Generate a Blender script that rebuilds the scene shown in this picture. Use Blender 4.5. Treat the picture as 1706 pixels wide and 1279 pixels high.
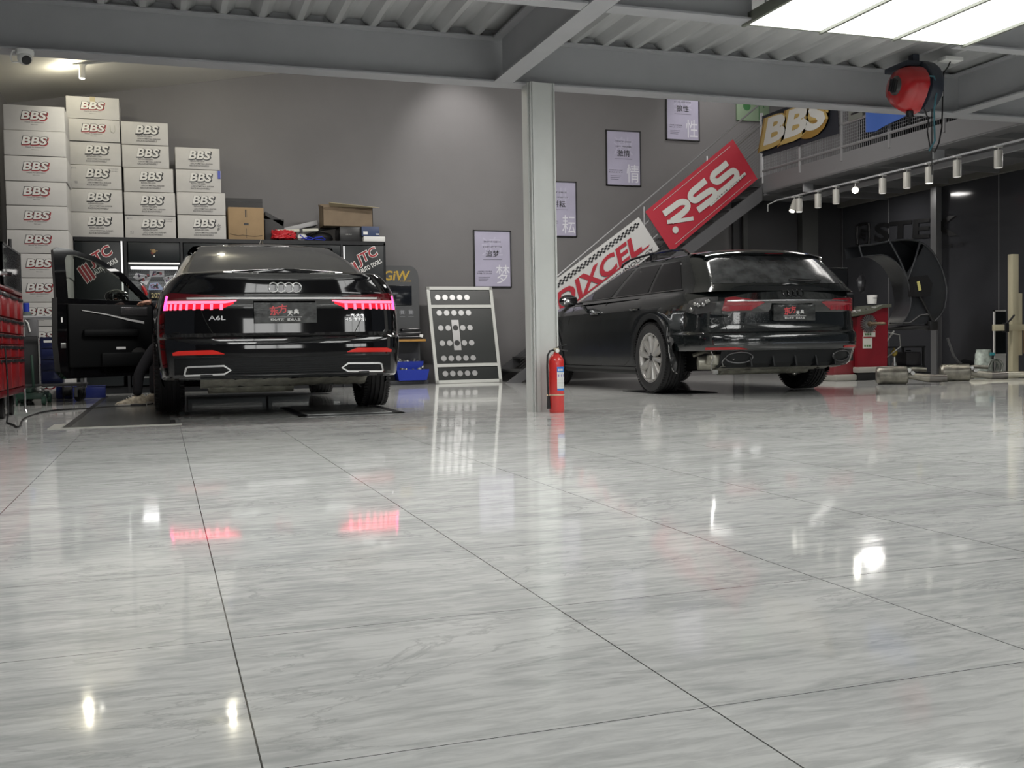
import bpy, bmesh, math, random
import numpy as np
from mathutils import Vector, Matrix
for o in list(bpy.data.objects): bpy.data.objects.remove(o)
S = bpy.context.scene; C = S.collection
random.seed(7)
PI = math.pi
# ------------------------------------------------------------ camera, world, exposure
cam = bpy.data.cameras.new('camera'); co = bpy.data.objects.new('camera', cam); C.objects.link(co)
S.camera = co
cam.sensor_width = 36; cam.lens = 36.383; cam.clip_start = .05; cam.clip_end = 200
_F = Vector((.31916, .947026, -.035755)); _R = Vector((.947299, -.319897, -.017073)); _U = Vector((.027607, .028422, .999215))
_m = Matrix((_R, _U, -_F)).transposed().to_4x4(); _m.translation = (0, 0, .5)
co.matrix_world = _m
S.view_settings.view_transform = 'Standard'; S.view_settings.look = 'None'; S.view_settings.gamma = 1
S.view_settings.use_curve_mapping = False
S.view_settings.exposure = 0.0
w = bpy.data.worlds.new('night'); S.world = w; w.use_nodes = True
w.node_tree.nodes['Background'].inputs[0].default_value = (.55, .6, .68, 1)
w.node_tree.nodes['Background'].inputs[1].default_value = .10
PANEL_STRENGTH = 4.9

def spot(name, loc, target, power, angle=60, blend=.6, col=(1, .95, .86), r=.03):
    l = bpy.data.lights.new(name, 'SPOT'); l.energy = power; l.spot_size = math.radians(angle); l.spot_blend = blend
    l.color = col; l.shadow_soft_size = r
    o = bpy.data.objects.new(name, l); C.objects.link(o); o.location = loc
    o.rotation_euler = (Vector(target) - Vector(loc)).to_track_quat('-Z', 'Y').to_euler(); return o
def area(name, loc, target, power, sx, sy, col=(1, .97, .93)):
    l = bpy.data.lights.new(name, 'AREA'); l.energy = power; l.shape = 'RECTANGLE'; l.size = sx; l.size_y = sy; l.color = col
    o = bpy.data.objects.new(name, l); C.objects.link(o); o.location = loc
    o.rotation_euler = (Vector(target) - Vector(loc)).to_track_quat('-Z', 'Y').to_euler(); return o
# fill lights added over the tall bay and upstairs, slot lights under the mezzanine
area('fill_and_slot_light', (1.2, 9.2, 3.35), (1.2, 10.6, 0), 120, 2.6, .3)  # unseen fill, added to brighten the back bay floor
area('fill_and_slot_light', (5.2, 10.2, 4.2), (5.4, 12.0, 0), 160, 2.6, .3)  # second added fill, hidden behind the beam
for _y in (9.6, 12.9): area('fill_and_slot_light', (10.0, _y, 2.72), (10.0, _y + .01, 0), 10, .28, .28)
for _y in (12.83, 10.17, 9.09): spot('track_spot', (8.72, _y, 2.26), (8.95, _y, 0), 26, 110, .8)
spot('track_spot', (8.0, 12.5, 2.2), (6.5, 11.8, .4), 18, 80, .8)
area('fill_and_slot_light', (9.9, 11.0, 5.1), (9.9, 11.2, 0), 60, 1.0, 2.6)  # unseen fill added to lift the dark upper floor
# wall washers aimed at the grey back wall and the boxes
spot('wall_spot', (4.15, 13.55, 4.62), (4.2, 14.75, 3.45), 70, 75, .9, (1, .96, .93))
spot('wall_spot', (8.35, 13.6, 5.2), (8.4, 14.75, 3.9), 55, 75, .9, (1, .96, .93))
spot('box_spot', (-.75, 12.3, 3.42), (-.7, 13.9, 2.6), 17, 120, .8, (1, .95, .8))
spot('box_spot', (.62, 12.0, 3.6), (1.9, 14.75, 2.2), 22, 120, .8, (1, .96, .88))
spot('box_spot', (-1.2, 10.8, 3.25), (-1.2, 13.0, 1.2), 20, 90, .8, (1, .96, .88))

# ------------------------------------------------------------ materials
MATS = {}
def mat(name, col=(.5, .5, .5), rough=.5, metal=0, emit=None, es=0, coat=0, spec=.5, noise=0, nscale=8, bump=0, bscale=60, alpha=1, trans=0, ior=1.5, stretch=(1, 1, 1)):
    if name in MATS: return MATS[name]
    m = bpy.data.materials.new(name); m.use_nodes = True; nt = m.node_tree; b = nt.nodes['Principled BSDF']
    b.inputs['Base Color'].default_value = (*col, 1); b.inputs['Roughness'].default_value = rough
    b.inputs['Metallic'].default_value = metal; b.inputs['Specular IOR Level'].default_value = spec
    b.inputs['Coat Weight'].default_value = coat; b.inputs['Coat Roughness'].default_value = .03
    b.inputs['Alpha'].default_value = alpha; b.inputs['Transmission Weight'].default_value = trans; b.inputs['IOR'].default_value = ior
    if emit: b.inputs['Emission Color'].default_value = (*emit, 1); b.inputs['Emission Strength'].default_value = es
    if noise or bump:
        tc = nt.nodes.new('ShaderNodeTexCoord'); mp = nt.nodes.new('ShaderNodeMapping'); mp.inputs['Scale'].default_value = stretch
        nt.links.new(tc.outputs['Object'], mp.inputs[0])
    if noise:
        n = nt.nodes.new('ShaderNodeTexNoise'); n.inputs['Scale'].default_value = nscale; n.inputs['Detail'].default_value = 5
        nt.links.new(mp.outputs[0], n.inputs[0])
        r = nt.nodes.new('ShaderNodeValToRGB'); r.color_ramp.elements[0].position = .3; r.color_ramp.elements[1].position = .7
        r.color_ramp.elements[0].color = (*[c * (1 - noise) for c in col], 1); r.color_ramp.elements[1].color = (*[min(1, c * (1 + noise)) for c in col], 1)
        nt.links.new(n.outputs[0], r.inputs[0]); nt.links.new(r.outputs[0], b.inputs['Base Color'])
    if bump:
        n2 = nt.nodes.new('ShaderNodeTexNoise'); n2.inputs['Scale'].default_value = bscale; n2.inputs['Detail'].default_value = 3
        nt.links.new(mp.outputs[0], n2.inputs[0])
        bp = nt.nodes.new('ShaderNodeBump'); bp.inputs['Strength'].default_value = bump; bp.inputs['Distance'].default_value = .01
        nt.links.new(n2.outputs[0], bp.inputs['Height']); nt.links.new(bp.outputs[0], b.inputs['Normal'])
    MATS[name] = m; return m

def floor_material():
    m = bpy.data.materials.new('marble_tile'); m.use_nodes = True; nt = m.node_tree; L = nt.links; N = nt.nodes; b = N['Principled BSDF']
    tc = N.new('ShaderNodeTexCoord'); sep = N.new('ShaderNodeSeparateXYZ'); L.new(tc.outputs['Object'], sep.inputs[0])
    def math_(op, a, bb=None, c=None):
        n = N.new('ShaderNodeMath'); n.operation = op
        for i, v in enumerate((a, bb, c)):
            if v is None: continue
            if isinstance(v, (int, float)): n.inputs[i].default_value = v
            else: L.new(v, n.inputs[i])
        return n.outputs[0]
    def grout(ax, off):
        f = math_('MODULO', math_('ADD', sep.outputs[ax], 60 - off), .6)
        d = math_('MINIMUM', f, math_('SUBTRACT', .6, f))
        return d
    dx = grout(0, .1); dy = grout(1, .05)
    gx = math_('LESS_THAN', dx, .0013); gy = math_('LESS_THAN', dy, .0010)
    g = math_('MAXIMUM', gx, gy)
    # long veins running mostly along X
    def vein(rot, sc, scale, det, dist, p0, p1):
        mp = N.new('ShaderNodeMapping'); mp.inputs['Rotation'].default_value = (0, 0, math.radians(rot)); mp.inputs['Scale'].default_value = sc
        L.new(tc.outputs['Object'], mp.inputs[0]); n = N.new('ShaderNodeTexNoise'); L.new(mp.outputs[0], n.inputs[0])
        n.inputs['Scale'].default_value = scale; n.inputs['Detail'].default_value = det; n.inputs['Distortion'].default_value = dist
        n.inputs['Roughness'].default_value = .62
        r = N.new('ShaderNodeMapRange'); L.new(n.outputs[0], r.inputs[0]); r.inputs[1].default_value = p0; r.inputs[2].default_value = p1
        return r.outputs[0], n.outputs[0]
    a, _ = vein(-16, (.6, 1.9, 1), 2.6, 10, .8, .36, .66)
    c, _ = vein(-11, (1.3, 7.0, 1), 6.0, 13, .8, .36, .64)
    _, v = vein(-20, (.5, 1.6, 1), 1.9, 9, 1.3, 0, 1)
    thin = math_('ABSOLUTE', math_('SUBTRACT', v, .5)); r3 = N.new('ShaderNodeMapRange'); L.new(thin, r3.inputs[0]); r3.inputs[1].default_value = 0; r3.inputs[2].default_value = .012
    mix = math_('ADD', math_('MULTIPLY', a, .45), math_('MULTIPLY', c, .55))
    rp = N.new('ShaderNodeValToRGB'); L.new(mix, rp.inputs[0])
    rp.color_ramp.elements[0].position = .1; rp.color_ramp.elements[0].color = (.50, .51, .50, 1)
    rp.color_ramp.elements[1].position = .72; rp.color_ramp.elements[1].color = (.74, .745, .725, 1)
    mv = N.new('ShaderNodeMix'); mv.data_type = 'RGBA'; L.new(rp.outputs[0], mv.inputs[7]); mv.inputs[6].default_value = (.37, .375, .37, 1)
    fac = math_('ADD', math_('MULTIPLY', r3.outputs[0], .5), .5); L.new(fac, mv.inputs[0])
    mg = N.new('ShaderNodeMix'); mg.data_type = 'RGBA'; L.new(g, mg.inputs[0]); L.new(mv.outputs[2], mg.inputs[6]); mg.inputs[7].default_value = (.07, .07, .065, 1)
    L.new(mg.outputs[2], b.inputs['Base Color'])
    b.inputs['Roughness'].default_value = .07; b.inputs['Specular IOR Level'].default_value = .38
    rr = math_('ADD', math_('MULTIPLY', c, .05), .035); L.new(rr, b.inputs['Roughness'])
    bn = N.new('ShaderNodeTexNoise'); bn.inputs['Scale'].default_value = 1.6; bn.inputs['Detail'].default_value = 2; L.new(tc.outputs['Object'], bn.inputs[0])
    bp = N.new('ShaderNodeBump'); bp.inputs['Strength'].default_value = .035; bp.inputs['Distance'].default_value = .05; L.new(bn.outputs[0], bp.inputs['Height']); L.new(bp.outputs[0], b.inputs['Normal'])
    return m

def flake_paint(name, col, rough=.06, drops=False):
    m = mat(name, col, rough, 0, coat=1, spec=.6)
    nt = m.node_tree; b = nt.nodes['Principled BSDF']; tc = nt.nodes.new('ShaderNodeTexCoord')
    if drops:
        v = nt.nodes.new('ShaderNodeTexVoronoi'); v.inputs['Scale'].default_value = 75; nt.links.new(tc.outputs['Object'], v.inputs[0])
        r = nt.nodes.new('ShaderNodeMapRange'); nt.links.new(v.outputs['Distance'], r.inputs[0]); r.inputs[1].default_value = .12; r.inputs[2].default_value = .32; r.inputs[3].default_value = 1; r.inputs[4].default_value = 0
        bp = nt.nodes.new('ShaderNodeBump'); bp.inputs['Strength'].default_value = .12; bp.inputs['Distance'].default_value = .002
        nt.links.new(r.outputs[0], bp.inputs['Height']); nt.links.new(bp.outputs[0], b.inputs['Normal']); nt.links.new(bp.outputs[0], b.inputs['Coat Normal'])
    return m

# ------------------------------------------------------------ mesh builder
class MB:
    def __init__(s): s.v = []; s.f = []; s.mi = []; s.m = 0
    def mat(s, i): s.m = i; return s
    def add(s, vs, fs, M=None):
        n = len(s.v)
        for p in vs: s.v.append(tuple(M @ Vector(p)) if M is not None else tuple(p))
        for f in fs: s.f.append([n + i for i in f]); s.mi.append(s.m)
        return s
    def box(s, x0, x1, y0, y1, z0, z1, M=None, bev=0):
        if bev:
            b = min(bev, (x1 - x0) * .45, (y1 - y0) * .45, (z1 - z0) * .45)
            bm = bmesh.new(); bmesh.ops.create_cube(bm, size=1)
            for v in bm.verts: v.co = ((x0 + x1) / 2 + v.co.x * (x1 - x0), (y0 + y1) / 2 + v.co.y * (y1 - y0), (z0 + z1) / 2 + v.co.z * (z1 - z0))
            bmesh.ops.bevel(bm, geom=bm.edges[:], offset=b, segments=2, profile=.5, affect='EDGES')
            bm.verts.index_update(); s.add([v.co[:] for v in bm.verts], [[v.index for v in f.verts] for f in bm.faces], M); bm.free(); return s
        vs = [(x0, y0, z0), (x1, y0, z0), (x1, y1, z0), (x0, y1, z0), (x0, y0, z1), (x1, y0, z1), (x1, y1, z1), (x0, y1, z1)]
        return s.add(vs, [(0, 3, 2, 1), (4, 5, 6, 7), (0, 1, 5, 4), (1, 2, 6, 5), (2, 3, 7, 6), (3, 0, 4, 7)], M)
    def lathe(s, prof, n=32, M=None, cap=True):
        # prof: (r, z) list, around Z
        vs = []; fs = []
        for (r, z) in prof:
            for k in range(n):
                a = 2 * PI * k / n; vs.append((r * math.cos(a), r * math.sin(a), z))
        for i in range(len(prof) - 1):
            for k in range(n):
                k2 = (k + 1) % n; fs.append((i * n + k, i * n + k2, (i + 1) * n + k2, (i + 1) * n + k))
        if cap:
            if prof[0][0] > 1e-5: fs.append(tuple(range(n - 1, -1, -1)))
            if prof[-1][0] > 1e-5: fs.append(tuple((len(prof) - 1) * n + k for k in range(n)))
        return s.add(vs, fs, M)
    def tube(s, path, r, n=8, closed=False):
        P = [Vector(p) for p in path]; m = len(P); R = r if isinstance(r, (list, tuple)) else [r] * m
        vs = []; fs = []; up = None
        for i, p in enumerate(P):
            a = P[(i - 1) % m] if (closed or i > 0) else p; b = P[(i + 1) % m] if (closed or i < m - 1) else p
            t = (b - a).normalized()
            if up is None: up = Vector((0, 0, 1)) if abs(t.z) < .9 else Vector((1, 0, 0))
            x = t.cross(up)
            if x.length < 1e-4: x = t.cross(Vector((0, 1, 0)))
            x.normalize(); y = x.cross(t).normalized(); up = y
            for k in range(n):
                an = 2 * PI * k / n; vs.append(p + x * math.cos(an) * R[i] + y * math.sin(an) * R[i])
        for i in range(m if closed else m - 1):
            j = (i + 1) % m
            for k in range(n): k2 = (k + 1) % n; fs.append((i * n + k, i * n + k2, j * n + k2, j * n + k))
        if not closed: fs.append(tuple(range(n - 1, -1, -1))); fs.append(tuple((m - 1) * n + k for k in range(n)))
        return s.add(vs, fs)
    def cyl(s, a, b, r, n=20, r2=None): return s.tube([a, b], [r, r if r2 is None else r2], n)
    def prism(s, poly, y0, y1, M=None):
        # poly in XZ, extruded along Y
        n = len(poly); vs = [(x, y0, z) for x, z in poly] + [(x, y1, z) for x, z in poly]
        fs = [tuple(range(n)), tuple(range(2 * n - 1, n - 1, -1))] + [(i, i + n, (i + 1) % n + n, (i + 1) % n) for i in range(n)]
        return s.add(vs, fs, M)
    def grid(s, rows, closed=False):
        # rows: list of equal-length point lists
        n = len(rows[0]); vs = [p for r in rows for p in r]; fs = []
        for i in range(len(rows) - 1):
            for k in range(n if closed else n - 1): k2 = (k + 1) % n; fs.append((i * n + k, i * n + k2, (i + 1) * n + k2, (i + 1) * n + k))
        return s.add(vs, fs)
    def sphere(s, c, r, n=16, sc=(1, 1, 1)):
        prof = [(max(1e-6, math.sin(PI * i / (n // 2))), -math.cos(PI * i / (n // 2))) for i in range(n // 2 + 1)]
        M = Matrix.Translation(c) @ Matrix.Diagonal((r * sc[0], r * sc[1], r * sc[2], 1)); return s.lathe(prof, n, M, cap=False)
    def build(s, name, mats, parent=None, loc=None, smooth=35, fix=True):
        me = bpy.data.meshes.new(name); me.from_pydata([tuple(v) for v in s.v], [], s.f)
        mats = mats if isinstance(mats, (list, tuple)) else [mats]
        for m in mats: me.materials.append(m)
        for p, i in zip(me.polygons, s.mi): p.material_index = min(i, len(mats) - 1)
        if fix:
            bm = bmesh.new(); bm.from_mesh(me); bmesh.ops.remove_doubles(bm, verts=bm.verts, dist=1e-6); bmesh.ops.recalc_face_normals(bm, faces=bm.faces); bm.to_mesh(me); bm.free()
        if smooth:
            me.polygons.foreach_set('use_smooth', [True] * len(me.polygons)); me.set_sharp_from_angle(angle=math.radians(smooth))
        me.update(); o = bpy.data.objects.new(name, me); C.objects.link(o)
        if parent: o.parent = parent
        if loc: o.location = loc
        return o
def T(x, y, z): return Matrix.Translation((x, y, z))
def RX(a): return Matrix.Rotation(math.radians(a), 4, 'X')
def RY(a): return Matrix.Rotation(math.radians(a), 4, 'Y')
def RZ(a): return Matrix.Rotation(math.radians(a), 4, 'Z')

_tc = {}
def text_geo(body, bold=0, ext=.0):
    k = (body, bold, ext)
    if k in _tc: return _tc[k]
    cu = bpy.data.curves.new('t', 'FONT'); cu.body = body; cu.size = 1; cu.offset = bold; cu.extrude = ext; cu.align_x = 'CENTER'; cu.align_y = 'CENTER'
    cu.resolution_u = 3
    o = bpy.data.objects.new('t', cu); C.objects.link(o); dg = bpy.context.evaluated_depsgraph_get(); dg.update()
    me = bpy.data.meshes.new_from_object(o.evaluated_get(dg)); vs = [v.co[:] for v in me.vertices]; fs = [list(p.vertices) for p in me.polygons]
    bpy.data.objects.remove(o); bpy.data.curves.remove(cu); bpy.data.meshes.remove(me)
    if vs:
        xs = [v[0] for v in vs]; ys = [v[1] for v in vs]; cx = (min(xs) + max(xs)) / 2; cy = (min(ys) + max(ys)) / 2
        vs = [(v[0] - cx, v[1] - cy, v[2]) for v in vs]; wh = (max(xs) - min(xs), max(ys) - min(ys))
    else: wh = (1, 1)
    _tc[k] = (vs, fs, wh); return _tc[k]
def text(mb, body, x, z, w, h, y=0, shear=0, bold=0, M=None, rot=0, grow=0):
    """lettering in the XZ plane facing -Y, scaled to w by h around (x, z)"""
    vs, fs, (tw, th) = text_geo(body, bold)
    _, _, (bw, bh) = text_geo(body, 0)
    sx = w / bw; sz = h / bh; ca = math.cos(math.radians(rot)); sa = math.sin(math.radians(rot)); out = []
    for a, b, c in vs:
        px = a * sx + shear * b * sz; pz = b * sz
        out.append((x + px * ca - pz * sa, y, z + px * sa + pz * ca))
    mb.add(out, fs, M)

def tag(o, label=None, cat=None, group=None, kind=None):
    if label: o['label'] = label
    if cat: o['category'] = cat
    if group: o['group'] = group
    if kind: o['kind'] = kind
    return o
def thing(name, loc, label, cat, group=None, rz=0):
    o = bpy.data.objects.new(name, None); o.empty_display_size = .1; C.objects.link(o); o.location = loc; o.rotation_euler = (0, 0, rz)
    return tag(o, label, cat, group)
def struct(o): o['kind'] = 'structure'; return o

# common materials
M_wall = mat('grey_wall_paint', (.168, .163, .165), .6, noise=.06, nscale=1.3, bump=.05, bscale=40)
M_steel = mat('grey_painted_steel', (.38, .385, .40), .42, noise=.05, nscale=3)
M_steel2 = mat('light_grey_steel', (.42, .43, .42), .4, noise=.05, nscale=2)
M_deck = mat('galvanised_deck', (.46, .465, .465), .38, .25, noise=.14, nscale=4, stretch=(3, .3, 1))
M_white = mat('white_paint', (.75, .75, .73), .45)
M_black = mat('black_plastic', (.012, .012, .013), .4)
M_blackmet = mat('black_metal', (.013, .014, .016), .4, spec=.3)
M_dark = mat('dark_panel', (.013, .016, .018), .4, spec=.25)
M_chrome = mat('chrome', (.8, .8, .8), .08, 1)
M_alu = mat('aluminium', (.6, .61, .6), .3, .8)
M_rubber = mat('rubber', (.012, .012, .013), .6, bump=.2, bscale=90)
M_zinc = mat('zinc_plate', (.45, .45, .44), .3, .9)
M_ink = mat('black_ink', (.015, .015, .018), .5)
M_redink = mat('red_ink', (.33, .012, .02), .5)
M_whiteink = mat('white_ink', (.8, .8, .78), .5)
M_red = mat('red_enamel', (.42, .012, .015), .28, coat=.4)
M_blue = mat('blue_plastic', (.012, .035, .35), .4)
M_card = mat('brown_cardboard', (.32, .22, .12), .8, noise=.08, nscale=6)
M_cardw = mat('white_cardboard', (.52, .51, .49), .75, noise=.05, nscale=5, bump=.08, bscale=14)
M_led = mat('led_strip', (1, 1, 1), .5, emit=(1, 1, 1), es=3)
M_skin = mat('skin', (.45, .24, .17), .5)

# ------------------------------------------------------------ setting
WY = 14.75; GX = 10.8
mb = MB(); mb.box(-14, 18, -9, 24, -.1, 0)
struct(mb.build('floor', floor_material(), smooth=0))
mb = MB(); mb.box(-2.2, GX + 6, WY, WY + .2, 0, 7.2); struct(mb.build('wall_back', M_wall, smooth=0))
mb = MB(); mb.box(-2.0, -1.8, 8.2, WY, 0, 6.5); struct(mb.build('wall_left', M_wall, smooth=0))
# sloping white ceiling of the left part, folded
cw = mat('white_ceiling', (.62, .61, .57), .6)
def zc(x, y): return 3.735 + .178 * (x + 1.79) - .0 * (y - 14.75)
mb = MB()
rows = []
for (y, dz) in ((7.75, -.42), (11.6, -.02), (11.6, 0), (WY, 0)):
    rows.append([(x, y, zc(x, y) + dz) for x in (-1.9, .5, 3.5, 11.2)])
mb.grid(rows)
mb2 = [[(p[0], p[1], p[2] + .12) for p in r] for r in rows]
mb.grid(mb2)
struct(mb.build('ceiling', cw, smooth=0))
# metal deck canopy (trapezoid ribs running along Y)
mb = MB(); prof = []; x = -6.0; pr = .262
while x < 13.5:
    prof += [(x, 2.90), (x + .095, 2.90), (x + .155, 2.838), (x + .195, 2.838)]; x += pr
    prof += [(x - .007, 2.90)]
mb.grid([[(a, 5.80, b) for a, b in prof], [(a, 7.56, b) for a, b in prof]])
mb.grid([[(a, 5.80, b + .01) for a, b in prof], [(a, 7.56, b + .01) for a, b in prof]])
mb.grid([[(a, -6, b) for a, b in prof], [(a, 5.80, b) for a, b in prof]])
struct(mb.build('ceiling_canopy_deck', M_deck, smooth=0)).name = 'ceiling_deck'
mb = MB(); mb.box(-6, 13, -6, 7.56, 2.93, 3.0); struct(mb.build('ceiling_canopy', M_steel, smooth=0))

def ibeam(name, p0, p1, zb, zt, fw, n):
    """I beam between (x,y) points, bottom zb, top zt, flange width fw"""
    a = Vector((*p0, 0)); b = Vector((*p1, 0)); d = (b - a).normalized(); nn = Vector((-d.y, d.x, 0)); L = (b - a).length
    Mx = Matrix((d, nn, Vector((0, 0, 1)))).transposed().to_4x4(); Mx.translation = a
    mb = MB(); mb.box(0, L, -fw / 2, fw / 2, zb, zb + .012, Mx); mb.box(0, L, -fw / 2, fw / 2, zt - .012, zt, Mx); mb.box(0, L, -.006, .006, zb + .012, zt - .012, Mx)
    return struct(mb.build('trim_%d' % n, M_steel, smooth=0))
ibeam('b', (-6, 7.58), (12.8, 7.58), 2.50, 2.838, .17, 1)
ibeam('b', (2.50, -6), (2.50, 7.5), 2.50, 2.838, .15, 2)
ibeam('b', (6.76, -6), (6.76, 7.5), 2.50, 2.838, .15, 3)
ibeam('b', (-6, 5.72), (2.42, 5.72), 2.50, 2.838, .13, 4)
ibeam('b', (2.58, 5.72), (3.55, 5.72), 2.50, 2.838, .13, 5)
ibeam('b', (5.2, 5.80), (6.68, 5.80), 2.50, 2.838, .10, 6)
ibeam('b', (6.84, 5.80), (12.8, 5.80), 2.50, 2.838, .10, 7)
ibeam('b', (-2.1, -6), (-2.1, 7.5), 2.50, 2.838, .15, 8)
# gutter board hiding the gap above the front beam
mb = MB(); mb.box(-6, 12.8, 7.56, 7.72, 2.84, 4.6); mb.box(11.2, 11.4, 7.6, 24, 0, 7); struct(mb.build('wall_front', M_steel, smooth=0))
mb = MB(); mb.box(-6, 13, -9.2, -9, 0, 3.0); struct(mb.build('wall_rear', mat('rear_wall_paint', (.2, .2, .2), .6), smooth=0))
# column
cx0, cy0 = 2.785, 7.52
mb = MB(); mb.box(cx0 - .098, cx0 - .086, cy0 - .1, cy0 + .1, 0, 2.5); mb.box(cx0 + .086, cx0 + .098, cy0 - .1, cy0 + .1, 0, 2.5)
mb.box(cx0 - .088, cx0 + .088, cy0 - .085, cy0 - .073, 0, 2.5); mb.box(cx0 - .09, cx0 - .05, cy0 - .1, cy0 - .088, 0, 2.5)
mb.cyl((cx0 - .105, cy0 - .06, 0.0), (cx0 - .105, cy0 - .06, 2.5), .008, 8)
struct(mb.build('trim_9', mat('column_paint', (.56, .575, .555), .4, noise=.04, nscale=4), smooth=0))
# mezzanine slab, fascia, under side
mb = MB(); mb.box(8.62, 11.2, 7.75, WY, 2.80, 2.98); mb.box(8.58, 8.64, 7.75, 13.55, 2.745, 2.985)
mb.box(8.58, 8.80, 7.75, 13.55, 2.735, 2.75); mb.box(8.60, GX, 13.5, 13.56, 2.70, 2.98)
for k in range(6): mb.box(8.64, GX, 8.3 + k * .95, 8.36 + k * .95, 2.73, 2.80)
struct(mb.build('trim_10', mat('mezzanine_steel', (.16, .16, .165), .5), smooth=0))
mb = MB(); mb.box(9.22, 9.28, 7.75, 13.5, 2.63, 2.69); struct(mb.build('trim_11', M_steel, smooth=0))
# mezzanine back room wall (upstairs) and dark wall under it
mb = MB(); mb.box(11.2, 11.35, 7.75, WY, 2.98, 5.2); struct(mb.build('wall_right', M_wall, smooth=0))
mb = MB(); mb.box(8.75, GX + 1.0, WY - .06, WY - .005, 0, 2.80); struct(mb.build('wall_alcove', mat('dark_wall', (.035, .035, .038), .5), smooth=0))
# glass partition along Y at GX with thin seams and a post
gl = bpy.data.materials.new('black_glass'); gl.use_nodes = True; nt = gl.node_tree; b = nt.nodes['Principled BSDF']
b.inputs['Base Color'].default_value = (.048, .049, .055, 1); b.inputs['Roughness'].default_value = .10; b.inputs['Specular IOR Level'].default_value = .35
MATS['black_glass'] = gl
seam = mat('seam', (.3, .3, .3), .4)
ys = [8.7, 9.9, 11.25, 12.35, 13.5, 14.66]
for i in range(len(ys) - 1):
    mb = MB(); mb.box(GX, GX + .012, ys[i] + .006, ys[i + 1] - .006, .03, 2.80); wnd = mb.build('window_%d' % (i + 1), gl, smooth=0); struct(wnd)
    m2 = MB(); m2.box(GX + .001, GX + .010, ys[i + 1] - .006, ys[i + 1] + .006, .03, 2.8); m2.build('window_seam', seam, wnd, smooth=0)
mb = MB(); mb.box(GX - .06, GX, 8.0, WY - .06, 0, .03); mb.box(GX - .01, GX + .05, 7.75, 8.7, 0, 2.8); struct(mb.build('trim_12', M_blackmet, smooth=0))
mb = MB(); mb.box(GX - .10, GX - .005, 12.33, 12.45, 0, 2.72); mb.box(GX - .13, GX - .10, 12.30, 12.345, 0, 2.72)
struct(mb.build('trim_13', mat('post_steel', (.2, .2, .205), .35, .3), smooth=0))
mb = MB(); mb.box(GX - .08, GX, 8.0, WY - .06, 2.72, 2.8); struct(mb.build('trim_14', mat('fascia_beige', (.16, .155, .14), .6), smooth=0))
mb = MB(); mb.box(9.95, 10.25, WY - .2, WY - .07, 0, 2.8); mb.box(8.9, 8.98, WY - .12, WY - .07, 0, 2.6); struct(mb.build('trim_15', mat('dark_post', (.06, .062, .06), .5), smooth=0))
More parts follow.
